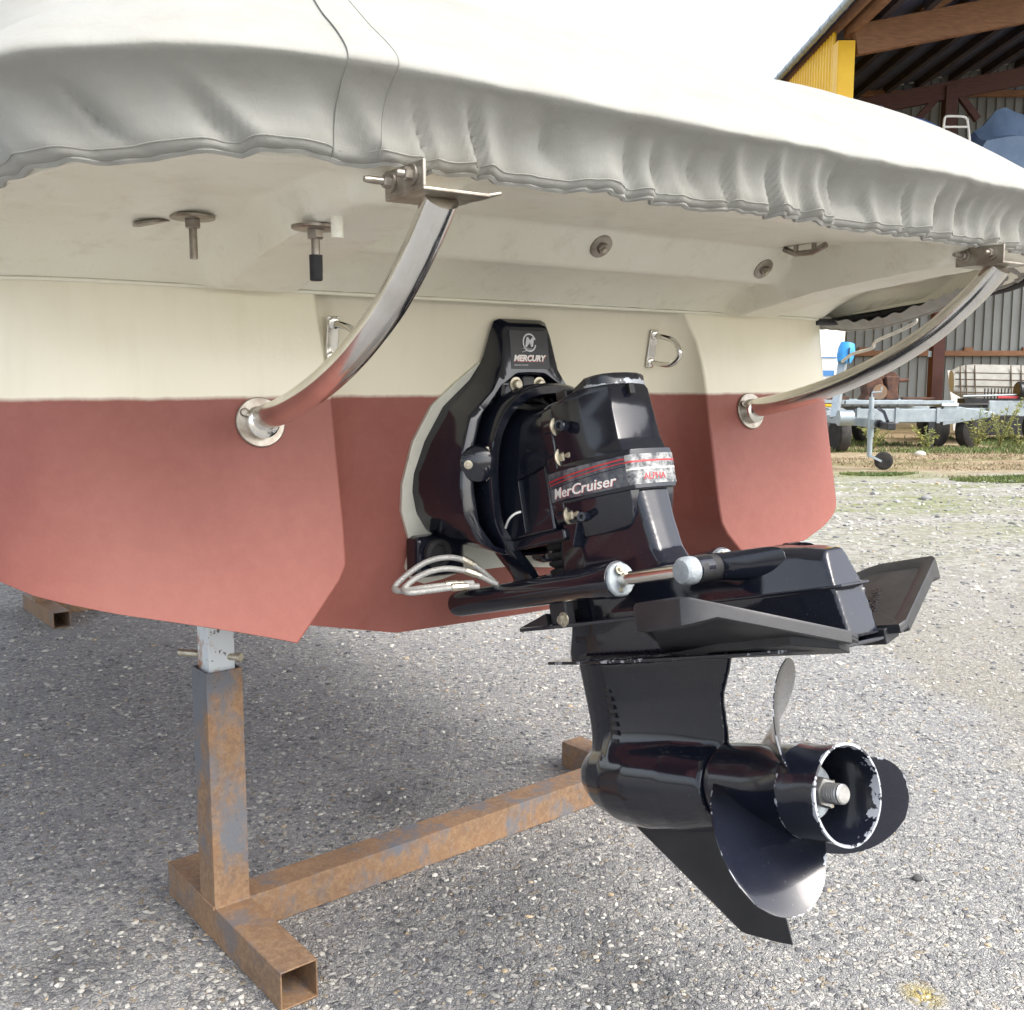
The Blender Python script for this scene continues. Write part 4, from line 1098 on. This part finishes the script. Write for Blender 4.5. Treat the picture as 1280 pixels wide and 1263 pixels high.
# hydrofoil fins clamped to the cavitation plate
for s in (-1, 1):
    def W(x, l, d=0.0): return D(x, s * l, .2235 + .37 * (l - .05) + d)
    outl = [(-.262, .052), (-.20, .115), (-.067, .262), (-.050, .272), (.046, .278), (.058, .268), (.135, .060), (.132, .046)]
    g = G().loft([[W(x, l, d) for x, l in outl] for d in (0, .006)])
    fn_ = part('hydrofoil_fin', g, M_fin, drv, bevel=.0015)
    inn = [(-.205, .075), (-.170, .120), (-.060, .240), (-.048, .250), (.030, .254), (.040, .246), (.105, .070), (.10, .062)]
    # raised border and the lip turned down along tip and trailing edge
    ro = [(x, l) for x, l in outl]
    g = G(); n = len(ro)
    g.loft([[W(*ro[i], .006), W(*ro[i], .011), W(ro[i][0] * .97 + inn[i][0] * .03, ro[i][1] * .97 + inn[i][1] * .03, .013), W(ro[i][0] * .55 + inn[i][0] * .45, ro[i][1] * .55 + inn[i][1] * .45, .012), W(*inn[i], .0062)] for i in range(n)], False, False, True)
    part('raised_border', g, M_fin, fn_, ang=50)
    lip = [(-.20, .115, -.002), (-.10, .225, .012), (-.067, .262, .024), (-.050, .272, .027), (.046, .278, .027), (.058, .268, .022), (.070, .235, .007), (.135, .060, .005)]
    g = G().loft([[W(x, l, .011), W(x, l + .004, -h_), W(x * .97 - .004, l * .975, -h_), W(x * .97 - .004, l * .975, .004)] for x, l, h_ in lip])
    part('edge_lip', g, M_fin, fn_, bevel=.0015)
    part('mounting_foot', G().loft([[W(x, l, d) for x, l in ((-.25, .045), (-.10, .085), (.06, .10), (.115, .066), (.11, .04))] for d in (-.012, .010)]), M_fin, fn_, bevel=.002)
    o_ = V(W(.052, .105, .0068)) if s > 0 else V(W(-.02, .235, .0068))
    Xw = V(W(-.02, .235)) - V(W(.052, .105))
    Nw = Xw.cross(V(W(.1, .1)) - V(W(0, .1))); Nw = Nw if Nw.z > 0 else -Nw
    Yw = Nw.cross(Xw) if s > 0 else Nw.cross(-Xw)
    text_obj('embossed_lettering', 'Stabilizer', .029, o_, Xw if s > 0 else -Xw, Yw, M_satin, fn_, .0, .0006, .0012)

# braided hydraulic hoses looping from the port manifold
def bpx(u, v, f):
    x, z = (u - 640) / FPX, -(v - 631.5) / FPX
    d = V((x, cP + z * sP, -sP + z * cP)); o = V((0, 0, CAM_H)); p0 = M0 + aV * f
    return o + d * ((p0 - o).dot(aV) / d.dot(aV))
hz = [[(618, 728, .06), (600, 712, .03), (582, 701, .01), (560, 697, -.0), (535, 702, -.01), (512, 716, -.02), (494, 733, -.02), (499, 739, .0), (530, 735, .03), (565, 731, .05), (592, 729, .06)],
      [(622, 731, .065), (604, 722, .05), (586, 715, .04), (562, 711, .03), (540, 714, .02), (520, 723, .01), (505, 736, .01), (512, 741, .03), (540, 738, .045), (572, 734, .06), (598, 733, .065)]]
for pts in hz:
    p3 = catmull([tuple(bpx(*p)) for p in pts], 7)
    ho = part('hydraulic_hose', G().tube([V(p) for p in p3], .0058, 12), M_hose, drv)
    part('hose_fitting', G().lathe([(-.012, .0078), (.010, .0078), (.011, .0065), (.02, .0065)], p3[13], V(p3[10]) - V(p3[14]), 8), M_bolt, ho)
    part('hose_fitting', G().lathe([(-.012, .0078), (.010, .0078), (.011, .0065), (.02, .0065)], p3[-8], V(p3[-6]) - V(p3[-9]), 8), M_bolt, ho)
part('grounding_cable', G().tube([V(p) for p in catmull([tuple(bpx(632, 660, .10)), tuple(bpx(636, 650, .12)), tuple(bpx(643, 643, .13)), tuple(bpx(651, 640, .135))], 5)], .0022, 8), M_white, drv)

# ------------------------------------------------------------------ steel stands under the hull
sx, sy = V((.773, .634, 0)), V((.634, -.773, 0))
def stand(loc):
    st = thing('boat_stand', 'rusty square tube stand with white screw post under the left of the hull', 'boat stand', loc, 0, 'boat stands')
    T_ = .08; w_ = .004
    Lc = 1.25
    def hollow(g, a, b, wd, ht, wall):
        a, b = V(a), V(b); Y = (b - a).normalized(); up = zV if abs(Y.z) < .9 else sy; X = Y.cross(up).normalized(); Z = X.cross(Y)
        def rg(p, k): return [p + X * (wd / 2 - k) * i + Z * (ht / 2 - k) * j for i, j in ((-1, -1), (1, -1), (1, 1), (-1, 1))]
        return g.loft([rg(a, 0), rg(b, 0), rg(b, wall), rg(a, wall)], True, False, True)
    for k in (0, 1):
        c = sx * (Lc * k)
        part('foot_beam', hollow(G(), c - sy * .235 + zV * .0405, c + sy * .345 + zV * .0405, T_, T_, w_), M_rust, st, bevel=.002, local=True)
        part('post', hollow(G(), c + zV * .081, c + zV * .598, T_, T_, w_), M_rustpost, st, bevel=.002, local=True)
        ip = part('inner_post', hollow(G(), c + zV * .30, c + zV * (.735 if k == 0 else .74), .058, .058, .004), M_chip, st, bevel=.002, local=True)
        part('head_plate', G().box(c + zV * .744, (.20, .11, .008), (sx + sy * .1).normalized(), sy, zV), M_rustblue, st, local=True)
        part('locking_pin', G().lathe([(-.09, .0075), (.052, .0075), (.053, .010), (.060, .010), (.061, .007)], c + zV * .622, (sy * .8 + sx * .55), 14), M_bolt, ip)
    def weld(a, b, up):
        n = 14; a, b = V(a), V(b)
        pts = [a.lerp(b, i / n) + V(up) * (.001 * noise.noise(V((i * 1.3, a.x * 9, a.y * 7)))) for i in range(n + 1)]
        part('weld_bead', G().tube(pts, [.0042 * (1 + .35 * noise.noise(V((i * 2.1, b.x * 5, b.z * 9)))) for i in range(n + 1)], 7), M_rust, st, local=True)
    for k in (0, 1):
        c = sx * (Lc * k); h = T_ / 2
        weld(c - sx * h + sy * h + zV * .081, c + sx * h + sy * h + zV * .081, zV)
        weld(c - sx * h - sy * h + zV * .081, c - sx * h + sy * h + zV * .081, zV)
        q = c + sx * (h if k == 0 else -h)
        weld(q + sy * h + zV * .004, q + sy * h + zV * .080, sy)
        weld(q - sy * h + zV * .081, q + sy * h + zV * .081, zV)
    part('cross_beam', hollow(G(), sx * .041 + zV * .0405, sx * (Lc - .041) + zV * .0405, T_, T_, w_), M_rustblue, st, bevel=.002, local=True)
    return st
s1 = V((-.630, 2.075, .0005))
sa = stand(tuple(s1))
sb = copy_tree(sa)
sb.location = s1 + V((-1.80, 3.0, 0))
sb['label'] = 'rusty boat stand farther forward, its foot showing past the left edge of the hull'
sb['category'] = 'boat stand'

# ------------------------------------------------------------------ the open shed behind
shed = thing('storage_shed', 'open timber shed with yellow side cladding, grey back wall and sloping roof', 'shed', (7.0, 22, 0))
XC = 6.85                                             # front left corner
SLOPE = math.tan(R_(10.6))
def roof_z(x): return 8.72 + (x - 7.2) * SLOPE
# yellow corner and side wall
part('corner_trim', G().box((XC + .168, 22.0, 4.15), (.336, .10, 8.30)), M_yellow, shed)
part('corner_trim', G().box((XC - .012, 22.12, 4.15), (.022, .33, 8.30)), M_yellow, shed)
part('side_wall', G().box((XC + .03, 26.1, 4.30), (.03, 7.6, 8.60)), M_yellow, shed)
rib0 = None
for k in range(34):
    y = 22.36 + k * .205
    if rib0 is None:
        g = G().loft([[V((XC + .014, y - .07, z)), V((XC - .022, y - .035, z)), V((XC - .022, y + .035, z)), V((XC + .014, y + .07, z))] for z in (.02, 8.58)])
        rib0 = part('cladding_rib', g, M_yellow, shed)
    else:
        c = rib0.copy(); COL.objects.link(c); c.location = (0, k * .205, 0)
# gutter on its brackets, eaves boards
ga, gb_ = V((6.56, 19.2, 8.56)), V((6.69, 29.8, 8.83))
part('gutter', G().tube([ga, gb_], .075, 16), M_galv, shed)
for k in range(15):
    p = ga.lerp(gb_, (k + .4) / 15); part('gutter_bracket', G().tube([p - V((0, .02, 0)), p + V((0, .02, 0))], .088, 16), M_galv, shed)
part('eaves_board', G().beam((6.90, 19.2, 8.62), (6.90, 29.8, 8.86), .06, .28), M_beam, shed)
part('eaves_purlin', G().beam((7.16, 19.2, 8.56), (7.16, 22.4, 8.62), .16, .30), M_beam, shed)
# roof sheet and its purlins
g = G().loft([[V((x, y, roof_z(x) + d)) for x, d in ((6.62, .10), (19, .10), (19, .16), (6.62, .16))] for y in (19.0, 30.0)])
part('roof', g, M_roof, shed)
for k in range(13):
    x = 7.75 + k * .92
    part('purlin', G().beam((x, 19.1, roof_z(x)), (x, 29.4, roof_z(x)), .14, .20), M_purlin, shed)
# front truss: rafter, strut; rear truss with its post and braces
def raf(y, x0, x1, drop, h, w, m, name='rafter'):
    return part(name, G().beam((x0, y, roof_z(x0) - drop), (x1, y, roof_z(x1) - drop), w, h), m, shed, bevel=.01)
raf(22.05, 7.20, 18.5, .40, .60, .20, M_beam)
part('truss_strut', G().beam((8.62, 22.05, roof_z(8.62) - .12), (9.7, 22.05, roof_z(9.7) + .35), .16, .2), M_beam, shed)
raf(26.0, 7.0, 18.5, 1.00, .42, .18, M_beam_red)
nodx = 10.92
part('shed_post', G().box((nodx, 26.0, 4.25), (.30, .30, 8.5)), M_beam_red, shed, bevel=.01)
part('shed_post', G().box((16.2, 26.0, 4.6), (.30, .30, 9.2)), M_beam_red, shed, bevel=.01)
for y in (22.05, 26.0): part('shed_post', G().box((18.3, y, 5.2), (.30, .30, 10.4)), M_beam_red, shed, bevel=.01)
for dx in (-.78, .72):
    part('knee_brace', G().beam((nodx + dx, 26.0, 7.72), (nodx + dx * .12, 26.0, 8.50), .14, .16), M_beam_red, shed)
# back wall of separate ribbed sheets
sheet0 = None
for k in range(58):
    x0 = 4.2 + k * .264
    if sheet0 is None:
        g = G().loft([[V((x0, 29.42, z)), V((x0 + .226, 29.42, z)), V((x0 + .233, 29.38, z)), V((x0 + .253, 29.38, z)), V((x0 + .260, 29.42, z)), V((x0 + .260, 29.45, z)), V((x0, 29.45, z))] for z in (.05, 8.25)])
        sheet0 = part('cladding_sheet', g, M_grey_clad, shed)
    else:
        c = sheet0.copy(); COL.objects.link(c); c.location = (k * .264, 0, 0); c.scale.z = (roof_z(x0) + .115) / 8.25
for zr, h in ((2.03, .15), (9.25, .16)):
    part('wall_rail', G().box((11.8, 29.29, zr), (15.2, .14, h)), M_beam, shed, bevel=.008)
for x in (10.15, 13.2, 14.9):
    part('rail_block', G().box((x, 29.28, 2.15), (.26, .12, .10)), M_beam, shed)
part('rail_bracket', G().box((10.73, 25.95, 1.92), (.10, .04, .15)), M_galv, shed)
# storage deck carried between the posts
part('storage_deck', G().box((12.0, 24.7, 5.55), (9.4, 2.5, .18)), M_beam, shed)

# boats laid up on the storage deck under tarpaulins
t1 = thing('covered_boat', 'boat under a bright blue tarpaulin laid up on the deck of the shed', 'boat', (10.0, 24.3, 5.64), 0, 'boats under tarpaulins in the shed')
g = G()
rings = []
for k in range(13):
    q = k / 12; x = 8.55 + 2.1 * q; zt = 7.60 - .75 * q - .05 * math.sin(q * 9)
    rings.append([V((x, 23.6, 5.70)), V((x, 23.55, 6.35 - .2 * q)), V((x, 23.8, zt - .35)), V((x, 24.2, zt)), V((x, 24.7, zt - .35)), V((x, 24.95, 6.3)), V((x, 24.9, 5.70))])
part('tarpaulin', g.loft(rings), M_tarp, t1, ang=40)
part('keel_block', G().box((9.6, 24.25, 5.67), (1.6, .3, .06)), M_beam, t1)
t2 = thing('covered_boat', 'boat under a faded grey blue tarpaulin with a peaked top, at the right edge', 'boat', (11.8, 24.3, 5.64), 0, 'boats under tarpaulins in the shed')
rings = []
for x, zt, zs in ((10.62, 6.75, 6.45), (10.72, 6.98, 6.62), (10.95, 7.12, 6.66), (11.2, 7.44, 6.70), (11.42, 7.52, 6.72), (11.7, 7.40, 6.70), (12.1, 7.28, 6.66), (12.7, 7.2, 6.6), (13.3, 7.0, 6.5)):
    rings.append([V((x, 23.5, 5.70)), V((x, 23.42, zs)), V((x, 23.75, zs + .1)), V((x, 24.1, zt)), V((x, 24.5, zt - .1)), V((x, 24.9, zs)), V((x, 24.9, 5.70))])
part('tarpaulin', G().loft(rings), M_tarp2, t2, ang=30)
part('keel_block', G().box((12.0, 24.2, 5.67), (2.2, .3, .06)), M_beam, t2)
lad = thing('boarding_ladder', 'white tubular ladder hoop standing beside the blue tarpaulin', 'ladder', (10.0, 23.2, 5.64))
hoop = [(9.58, 5.64), (9.62, 6.4), (9.645, 6.95), (9.67, 7.07), (9.78, 7.09), (10.04, 7.08), (10.14, 7.04), (10.18, 6.92), (10.26, 6.4), (10.34, 5.64)]
part('hoop', G().tube([V((x, 23.2, z)) for x, z in catmull(hoop, 5)], .027, 10), M_white, lad)
for z in (6.86, 6.5, 6.1): part('rung', G().tube([V((9.645 - (6.86 - z) * .06, 23.2, z)), V((10.19 + (6.86 - z) * .16, 23.2, z))], .025, 10), M_white, lad)

# ------------------------------------------------------------------ trailers on the verge
def wheel(parent, c, ax, r, w, name='wheel'):
    ax = V(ax).normalized()
    wr = part(name, G().lathe([(-w / 2, r * .60), (-w / 2, r * .86), (-w * .40, r * .97), (-w * .2, r), (w * .2, r), (w * .40, r * .97), (w / 2, r * .86), (w / 2, r * .60)], c, ax, 32), M_tyre, parent, ang=30)
    part('rim', G().lathe([(-w * .42, r * .62), (-w * .30, r * .50), (-w * .25, r * .18), (w * .25, r * .18), (w * .30, r * .50), (w * .42, r * .62)], c, ax, 24), M_galv, wr)
    return wr
ta = thing('boat_trailer', 'galvanised boat trailer nearest the camera, standing on its small jockey wheel', 'boat trailer', (4.9, 15.5, 0), 0, 'boat trailers by the shed')
dA = V((-.08, 1, 0)).normalized(); nA = V((1, .08, 0)).normalized()
jA = V((5.02, 13.75, 0))
part('draw_bar', G().beam(jA + V((-.06, -.15, .64)), jA + dA * 3.4 + V((-.1, 0, .66)), .10, .11), M_galv, ta)
for s in (-1, 1):
    c0 = jA + dA * 2.2
    part('side_rail', G().beam(c0 + nA * .12 * s + zV * .67, c0 + dA * 1.2 + nA * .78 * s + zV * .67, .08, .13), M_galv, ta)
    part('side_rail', G().beam(c0 + dA * 1.2 + nA * .78 * s + zV * .67, c0 + dA * 5.6 + nA * .78 * s + zV * .67, .08, .13), M_galv, ta)
    for k, dy in enumerate((3.3, 4.2)):
        wheel(ta, c0 + dA * (dy - 2.0) + nA * .93 * s + zV * .31, nA, .31, .20)
    g = G(); rings = []
    for k in range(9):
        a = R_(35 + 110 * k / 8); p = c0 + dA * (1.75 - .95 * math.cos(a)) + zV * (.33 + .42 * math.sin(a)) + nA * .93 * s
        rings.append([p - nA * .13, p + nA * .13, p + nA * .13 + zV * .012, p - nA * .13 + zV * .012])
    part('mudguard', g.loft(rings), M_galv, ta)
pass
for dy in (1.3, 2.6, 4.2, 5.6): part('cross_member', G().beam(jA + dA * (2.2 + dy) - nA * .78 + zV * .62, jA + dA * (2.2 + dy) + nA * .78 + zV * .62, .08, .10), M_galv, ta)
jk = part('jockey_post', G().tube([jA + V((-.10, 0, .18)), jA + V((-.10, 0, 1.0))], .035, 14), M_galv, ta)
part('sleeve', G().tube([jA + V((-.10, 0, .45)), jA + V((-.10, 0, .80))], .045, 14), M_galv, jk)
part('fork', G().beam(jA + V((-.10, 0, .20)), jA + V((.06, 0, .12)), .07, .03), M_galv, jk)
part('crank_handle', G().tube([jA + V((-.10, 0, 1.0)), jA + V((-.10, 0, 1.06)), jA + V((.02, -.02, 1.07)), jA + V((.02, -.02, 1.14))], .012, 8), M_galv, jk)
wheel(ta, jA + V((.10, 0, .125)), V((.35, 1, 0)), .125, .07, 'jockey_wheel')
part('coupling', G().loft([[jA + V((a * .06, -.50 + b, .62 + c_ * .05)) for a, c_ in ((-1, -1), (1, -1), (1, 1), (-1, 1))] for b in (0, .10, .30)]), M_satin, ta, bevel=.015)
part('coupling_handle', G().tube([jA + V((0, -.35, .68)), jA + V((0, -.2, .80)), jA + V((.02, .05, .84))], .022, 8), M_satin, ta)
part('overrun_damper', G().tube([jA + V((-.05, -.2, .64)), jA + V((-.1, .45, .65))], .055, 14), M_satin, ta)
part('cable_drum', G().tube([jA + V((-.42, .4, .70)), jA + V((-.22, .4, .70))], .11, 18), M_galv, ta)
wp = part('winch_post', G().beam((4.82, 15.0, .66), (5.01, 15.3, 1.52), .10, .14), M_galv, ta)
part('winch_cover', G().lathe([(-.15, .02), (-.145, .10), (-.06, .125), (.06, .125), (.145, .10), (.15, .02)], (5.02, 15.2, 1.64), V((.2, .1, 1)), 20), M_bluecap, ta, ang=50, label='bright blue plastic cover over the winch')
part('winch_strap', G().box((5.02, 15.06, 1.60), (.02, .012, .22)), M_black_plain, ta)

wb = thing('moored_boat', 'white boat hull with blue stripe standing on the trailer beside the stern', 'boat', (5.0, 19.2, .8))
rings = []
for y, k in ((18.9, 1.0), (20.5, 1.02), (23.0, .8), (24.5, .3)):
    rings.append([V((5.05 + a * 1.19 * k, y, z)) for a, z in ((-.2, .78), (-.8, 1.10), (-.96, 1.6), (-1, 2.45), (1, 2.45), (.96, 1.6), (.8, 1.10), (.2, .78))])
bh = part('hull', G().loft(rings), M_boatwhite, wb, ang=30, bevel=.02)
part('hull_stripe', G().box((5.03, 18.885, 1.37), (2.0, .02, .10)), M_boatblue, bh)
part('hull_stripe', G().box((5.03, 18.885, 1.66), (2.1, .02, .018)), M_boatblue, bh)
part('deck', G().loft([[V((5.03 + a * 1.18, y, z)) for a, z in ((-1, 2.44), (1, 2.44), (.9, 2.62), (-.9, 2.62))] for y in (18.86, 23)]), M_boatblue, wb, bevel=.02)
pw = thing('timber_prop', 'slanting brown timber prop beside the white boat', 'timber prop', (5.45, 18.4, 0))
part('plank', G().beam((5.28, 18.45, 0), (5.52, 18.7, 2.42), .12, .05), M_beam, pw)
tb = thing('boat_trailer', 'long low galvanised trailer with a rusty casting on its bed', 'boat trailer', (7.0, 18.5, 0), 0, 'boat trailers by the shed')
part('bed_rail', G().box((7.05, 18.3, .835), (1.98, .10, .07)), M_galv, tb, bevel=.006)
part('chassis_rail', G().box((7.20, 18.3, .60), (1.9, .09, .24)), M_galv, tb, bevel=.008)
part('bed_rail', G().box((7.05, 20.0, .835), (2.2, .10, .07)), M_galv, tb, bevel=.006)
part('chassis_rail', G().box((7.2, 20.0, .60), (2.2, .09, .24)), M_galv, tb, bevel=.008)
part('bed_plate', G().box((7.05, 19.15, .795), (2.0, 1.6, .02)), M_galv, tb)
for x in (6.3, 7.0, 7.75): part('chassis_bracket', G().box((x, 18.245, .60), (.06, .03, .28)), M_galv, tb)
part('arm', G().loft([[V((7.85, y, .80)), V((8.75, y, .66)), V((8.75, y, .57)), V((7.85, y, .42))] for y in (18.26, 18.36)]), M_galv, tb, bevel=.008)
part('arm_cap', G().box((8.76, 18.31, .615), (.03, .11, .10)), M_white, tb)
part('support_leg', G().box((7.62, 18.25, .24), (.11, .10, .48)), M_satin, tb)
part('rub_strip', G().box((7.95, 18.25, .80), (.30, .06, .05)), M_white, tb)
for x, y in ((7.95, 18.75), (8.45, 18.55), (6.2, 19.9), (7.0, 19.9)):
    wheel(tb, V((x, y, .33)), V((.75, -1, 0)), .33, .2)
ru = thing('rusty_casting', 'rusty iron casting with two curved arms lying on the trailer bed', 'casting', (6.8, 18.8, .87))
bz = .872
part('body', G().loft([[V((6.75 + a * w, 18.9 + b * .18, z)) for a, b in ((-1, -1), (1, -1), (1, 1), (-1, 1))] for z, w in ((bz, .22), (bz + .1, .14), (bz + .26, .17), (bz + .40, .13))]), M_rustred, ru, bevel=.03)
part('body', G().loft([[V((7.08 + a * w, 18.9 + b * .18, z)) for a, b in ((-1, -1), (1, -1), (1, 1), (-1, 1))] for z, w in ((bz, .14), (bz + .2, .10), (bz + .44, .14))]), M_rustred, ru, bevel=.03)
part('arm', G().tube([V(p) for p in catmull([(6.33, 18.85, 1.24), (6.45, 18.85, 1.30), (6.62, 18.85, 1.23), (6.85, 18.85, 1.26), (7.05, 18.85, 1.29), (7.25, 18.85, 1.235), (7.42, 18.85, 1.245)], 4)], [.03 + .02 * math.sin(math.pi * i / 24) for i in range(25)], 10), M_rustred, ru)
part('hub', G().lathe([(-.1, .12), (.1, .12)], (7.08, 18.9, 1.28), (0, 1, 0), 20), M_rustred, ru, bevel=.01)
part('disc', G().lathe([(-.02, .14), (.02, .14)], (6.83, 18.70, 1.02), (0, 1, .2), 20), M_rust, ru)
iron = None
for x, w, h, a in ((6.12, .42, .06, .12), (7.62, .60, .045, -.04)):
    t_ = thing('iron_bar', 'short rusty iron bar lying left of the casting' if iron is None else 'long rusty iron bar lying right of the casting', 'iron bar', (x, 18.9, .87), a, 'iron bars on the trailer bed')
    iron = part('bar', G().box((0, 0, h / 2 + .004), (w, .10, h)), M_rustred, t_, bevel=.01, local=True)

tcr = thing('boat_trailer', 'galvanised trailer with winch drum at the right edge, beyond the weeds', 'boat trailer', (9.6, 20, 0), 0, 'boat trailers by the shed')
part('frame_rail', G().box((10.3, 19.6, .62), (3.6, .12, .16)), M_galv, tcr, bevel=.008)
part('frame_rail', G().box((10.3, 21.4, .62), (3.6, .12, .16)), M_galv, tcr, bevel=.008)
part('deck_board', G().box((10.0, 20.5, .74), (3.0, 1.6, .04)), M_satin, tcr)
part('front_plate', G().box((9.55, 19.5, .70), (.62, .06, .30)), M_galv, tcr, bevel=.02)
part('handle_bar', G().tube([V((8.72, 19.45, .93)), V((9.75, 19.45, .96))], .018, 8), M_galv, tcr)
for k in range(8): part('spring_coil', G().tube([V((9.16 + k * .065, 19.5, .84)), V((9.16 + k * .065, 19.5, 1.08))], .012, 6), M_satin, tcr)
part('red_strap', G().box((9.62, 19.46, .91), (.46, .05, .045)), mat('red_strap', (.5, .05, .06), .5), tcr, bevel=.01)
part('winch_drum', G().lathe([(-.22, .15), (-.20, .17), (.10, .17), (.12, .12), (.3, .12)], (10.0, 19.5, 1.04), (1, 0, 0), 24), M_satin, tcr)
part('winch_frame', G().beam((9.85, 19.6, .66), (10.15, 19.6, 1.05), .10, .10), M_galv, tcr)
for x, y in ((10.35, 19.75), (11.2, 19.75), (8.9, 21.3)): wheel(tcr, V((x, y, .34)), V((.5, -1, 0)), .34, .22)

fl = thing('float_pontoon', 'off white foam pontoon lashed with dark cords leaning on the back wall', 'pontoon', (11.0, 23, .8))
rings = []
for k in range(15):
    q = k / 14; x = 10.03 + 2.35 * q; hw = .40 * (1 - (2 * q - 1) ** 6 * .38)
    rings.append([V((x, 23.0 + .14 * math.cos(t_) + .18 * (hw * math.sin(t_)) , 1.22 - .05 * q + hw * math.copysign(abs(math.sin(t_)) ** .6, math.sin(t_)))) for t_ in [2 * math.pi * i / 20 for i in range(20)]])
part('foam_body', G().loft(rings), M_float, fl, ang=50)
for z in (1.42, 1.27, 1.12, .98): part('groove_cord', G().tube([V((10.06 + .2 * i, 22.865 + .18 * (z - 1.22) - .012, z - .02 * i * .2)) for i in range(12)], .011, 6), M_darkcord, fl)
for x in (10.17, 10.30, 10.50, 11.32, 11.55): part('lashing_cord', G().tube([V((x, 22.86 + .18 * (z - 1.2) - .02, z)) for z in (.84, 1.0, 1.2, 1.4, 1.58)], .014, 6), M_darkcord, fl)
part('prop_block', G().box((11.1, 23.05, .42), (1.6, .4, .82)), M_satin, fl)
bd = thing('leaning_board', 'pale tapered board leaning beside the brown post', 'board', (11.2, 25.3, 0))
part('board', G().loft([[V((11.06, y, z0)), V((11.36 - .2 * sstep(.7, 1.6, z0), y, z0)), V((11.36 - .2 * sstep(.7, 1.6, z0), y + .03, z0)), V((11.06, y + .03, z0))] for z0, y in ((0.0, 25.1), (.72, 25.3), (1.5, 25.62))]), M_board, bd)

# ------------------------------------------------------------------ weeds, grass, loose things
def weed(x, y, h, label, n=6):
    w = thing('weed', label, 'weed', (x, y, 0), 0, 'weeds along the shed')
    g, lf = G(), G()
    for k in range(n):
        a = rnd.uniform(0, 6.28); ln = h * rnd.uniform(.7, 1.15); sp = rnd.uniform(.2, .75)
        pts = []
        for i in range(6):
            q = i / 5
            pts.append(V((math.cos(a) * sp * ln * q ** 1.3, math.sin(a) * sp * ln * q ** 1.3, ln * (q - .18 * q * q * sp))))
        g.tube(pts, [.010 * (1 - .7 * i / 5) for i in range(6)], 5)
        for i in range(40):
            q = rnd.uniform(.2, 1); p = pts[min(4, int(q * 5))].lerp(pts[min(5, int(q * 5) + 1)], q * 5 % 1)
            d = V((rnd.gauss(0, 1), rnd.gauss(0, 1), rnd.gauss(.3, .8))).normalized(); sd_ = d.orthogonal().normalized(); L2 = rnd.uniform(.03, .08)
            lf.add([p, p + d * L2 * .5 + sd_ * L2 * .22, p + d * L2, p + d * L2 * .5 - sd_ * L2 * .22], [(0, 1, 2, 3)])
    part('stems', g, M_stem, w, local=True); part('foliage', lf, M_leaf, w, local=True, fix=False)
weed(8.35, 18.0, .72, 'tall green weed growing in front of the dark tyre', 8)
weed(8.72, 17.9, .95, 'tallest yellowing weed with bent stems in front of the trailer', 9)
weed(9.15, 18.05, .62, 'straggling yellow weed right of the tall one', 7)
weed(6.35, 17.6, .52, 'low weed left of the support leg', 7)
weed(7.25, 17.5, .45, 'low weed right beside the support leg', 7)
def turf(name, label, n, fx, m, h0, h1):
    g = G()
    for _ in range(n):
        x, y = fx()
        h = rnd.uniform(h0, h1); a = rnd.uniform(0, 6.28); b = rnd.uniform(0, 6.28); w = .006 + .004 * rnd.random()
        dx, dy = math.cos(a) * w, math.sin(a) * w; lx, ly = math.cos(b) * h * .6, math.sin(b) * h * .6
        g.add([(x - dx, y - dy, 0), (x + dx, y + dy, 0), (x + lx * .4 + dx * .6, y + ly * .4 + dy * .6, h * .6), (x + lx, y + ly, h)], [(0, 1, 2), (0, 2, 3)])
    o = finish(name, g, m, 180, fix=False); tag(o, label, None, kind='stuff'); return o
def patch(x0, x1, y0, y1, thr, sc, seed):
    while True:
        x, y = rnd.uniform(x0, x1), rnd.uniform(y0, y1)
        if noise.noise(V((x * sc * .6, y * sc, seed))) > thr: return x, y
turf('green_grass', 'short green grass along the front of the shed', 14000, lambda: patch(4.5, 14, 16.8, 21.5, .0, .9, 3), M_grass, .02, .11)
turf('mossy_grass', 'thin mossy grass at the edge of the gravel', 9000, lambda: patch(3.0, 9, 11.2, 13.2, .08, 1.1, 8), M_grass, .01, .045)
turf('dry_grass', 'dry straw littered on the dirt in front of the shed', 17000, lambda: patch(3.5, 13, 12.6, 19, -.12, .8, 5), M_straw, .01, .045)

def rock(x, y, r, label, c, group):
    g = G(); bm = bmesh.new(); bmesh.ops.create_icosphere(bm, subdivisions=2, radius=1)
    vv = [V((v.co.x * r * (1 + .25 * noise.noise(v.co * 1.7 + V((x, y, 0)))), v.co.y * r * .75 * (1 + .25 * noise.noise(v.co * 1.9)), v.co.z * r * .55 + r * .3)) for v in bm.verts]
    ff = [tuple(v.index for v in f.verts) for f in bm.faces]; bm.free(); g.add(vv, ff)
    o = finish('loose_stone', g, varied('stone_' + str(len(bpy.data.materials)), c, tuple(k * .7 for k in c), 40, .85, bump=.3), 40)
    o.location = (x, y, 0); tag(o, label, 'stone', group)
p = gnd(1147, 1100); rock(p.x, p.y, .014, 'dark chip of stone lying right of the propeller', (.10, .10, .10), 'loose stones')
p = gnd(1150, 570); rock(p.x, p.y, .10, 'white stone lying in the dry straw before the shed', (.6, .57, .5), 'loose stones')
p = gnd(1158, 625); rock(p.x, p.y, .06, 'flat grey stone on the gravel beyond the hydrofoil', (.3, .3, .3), 'loose stones')
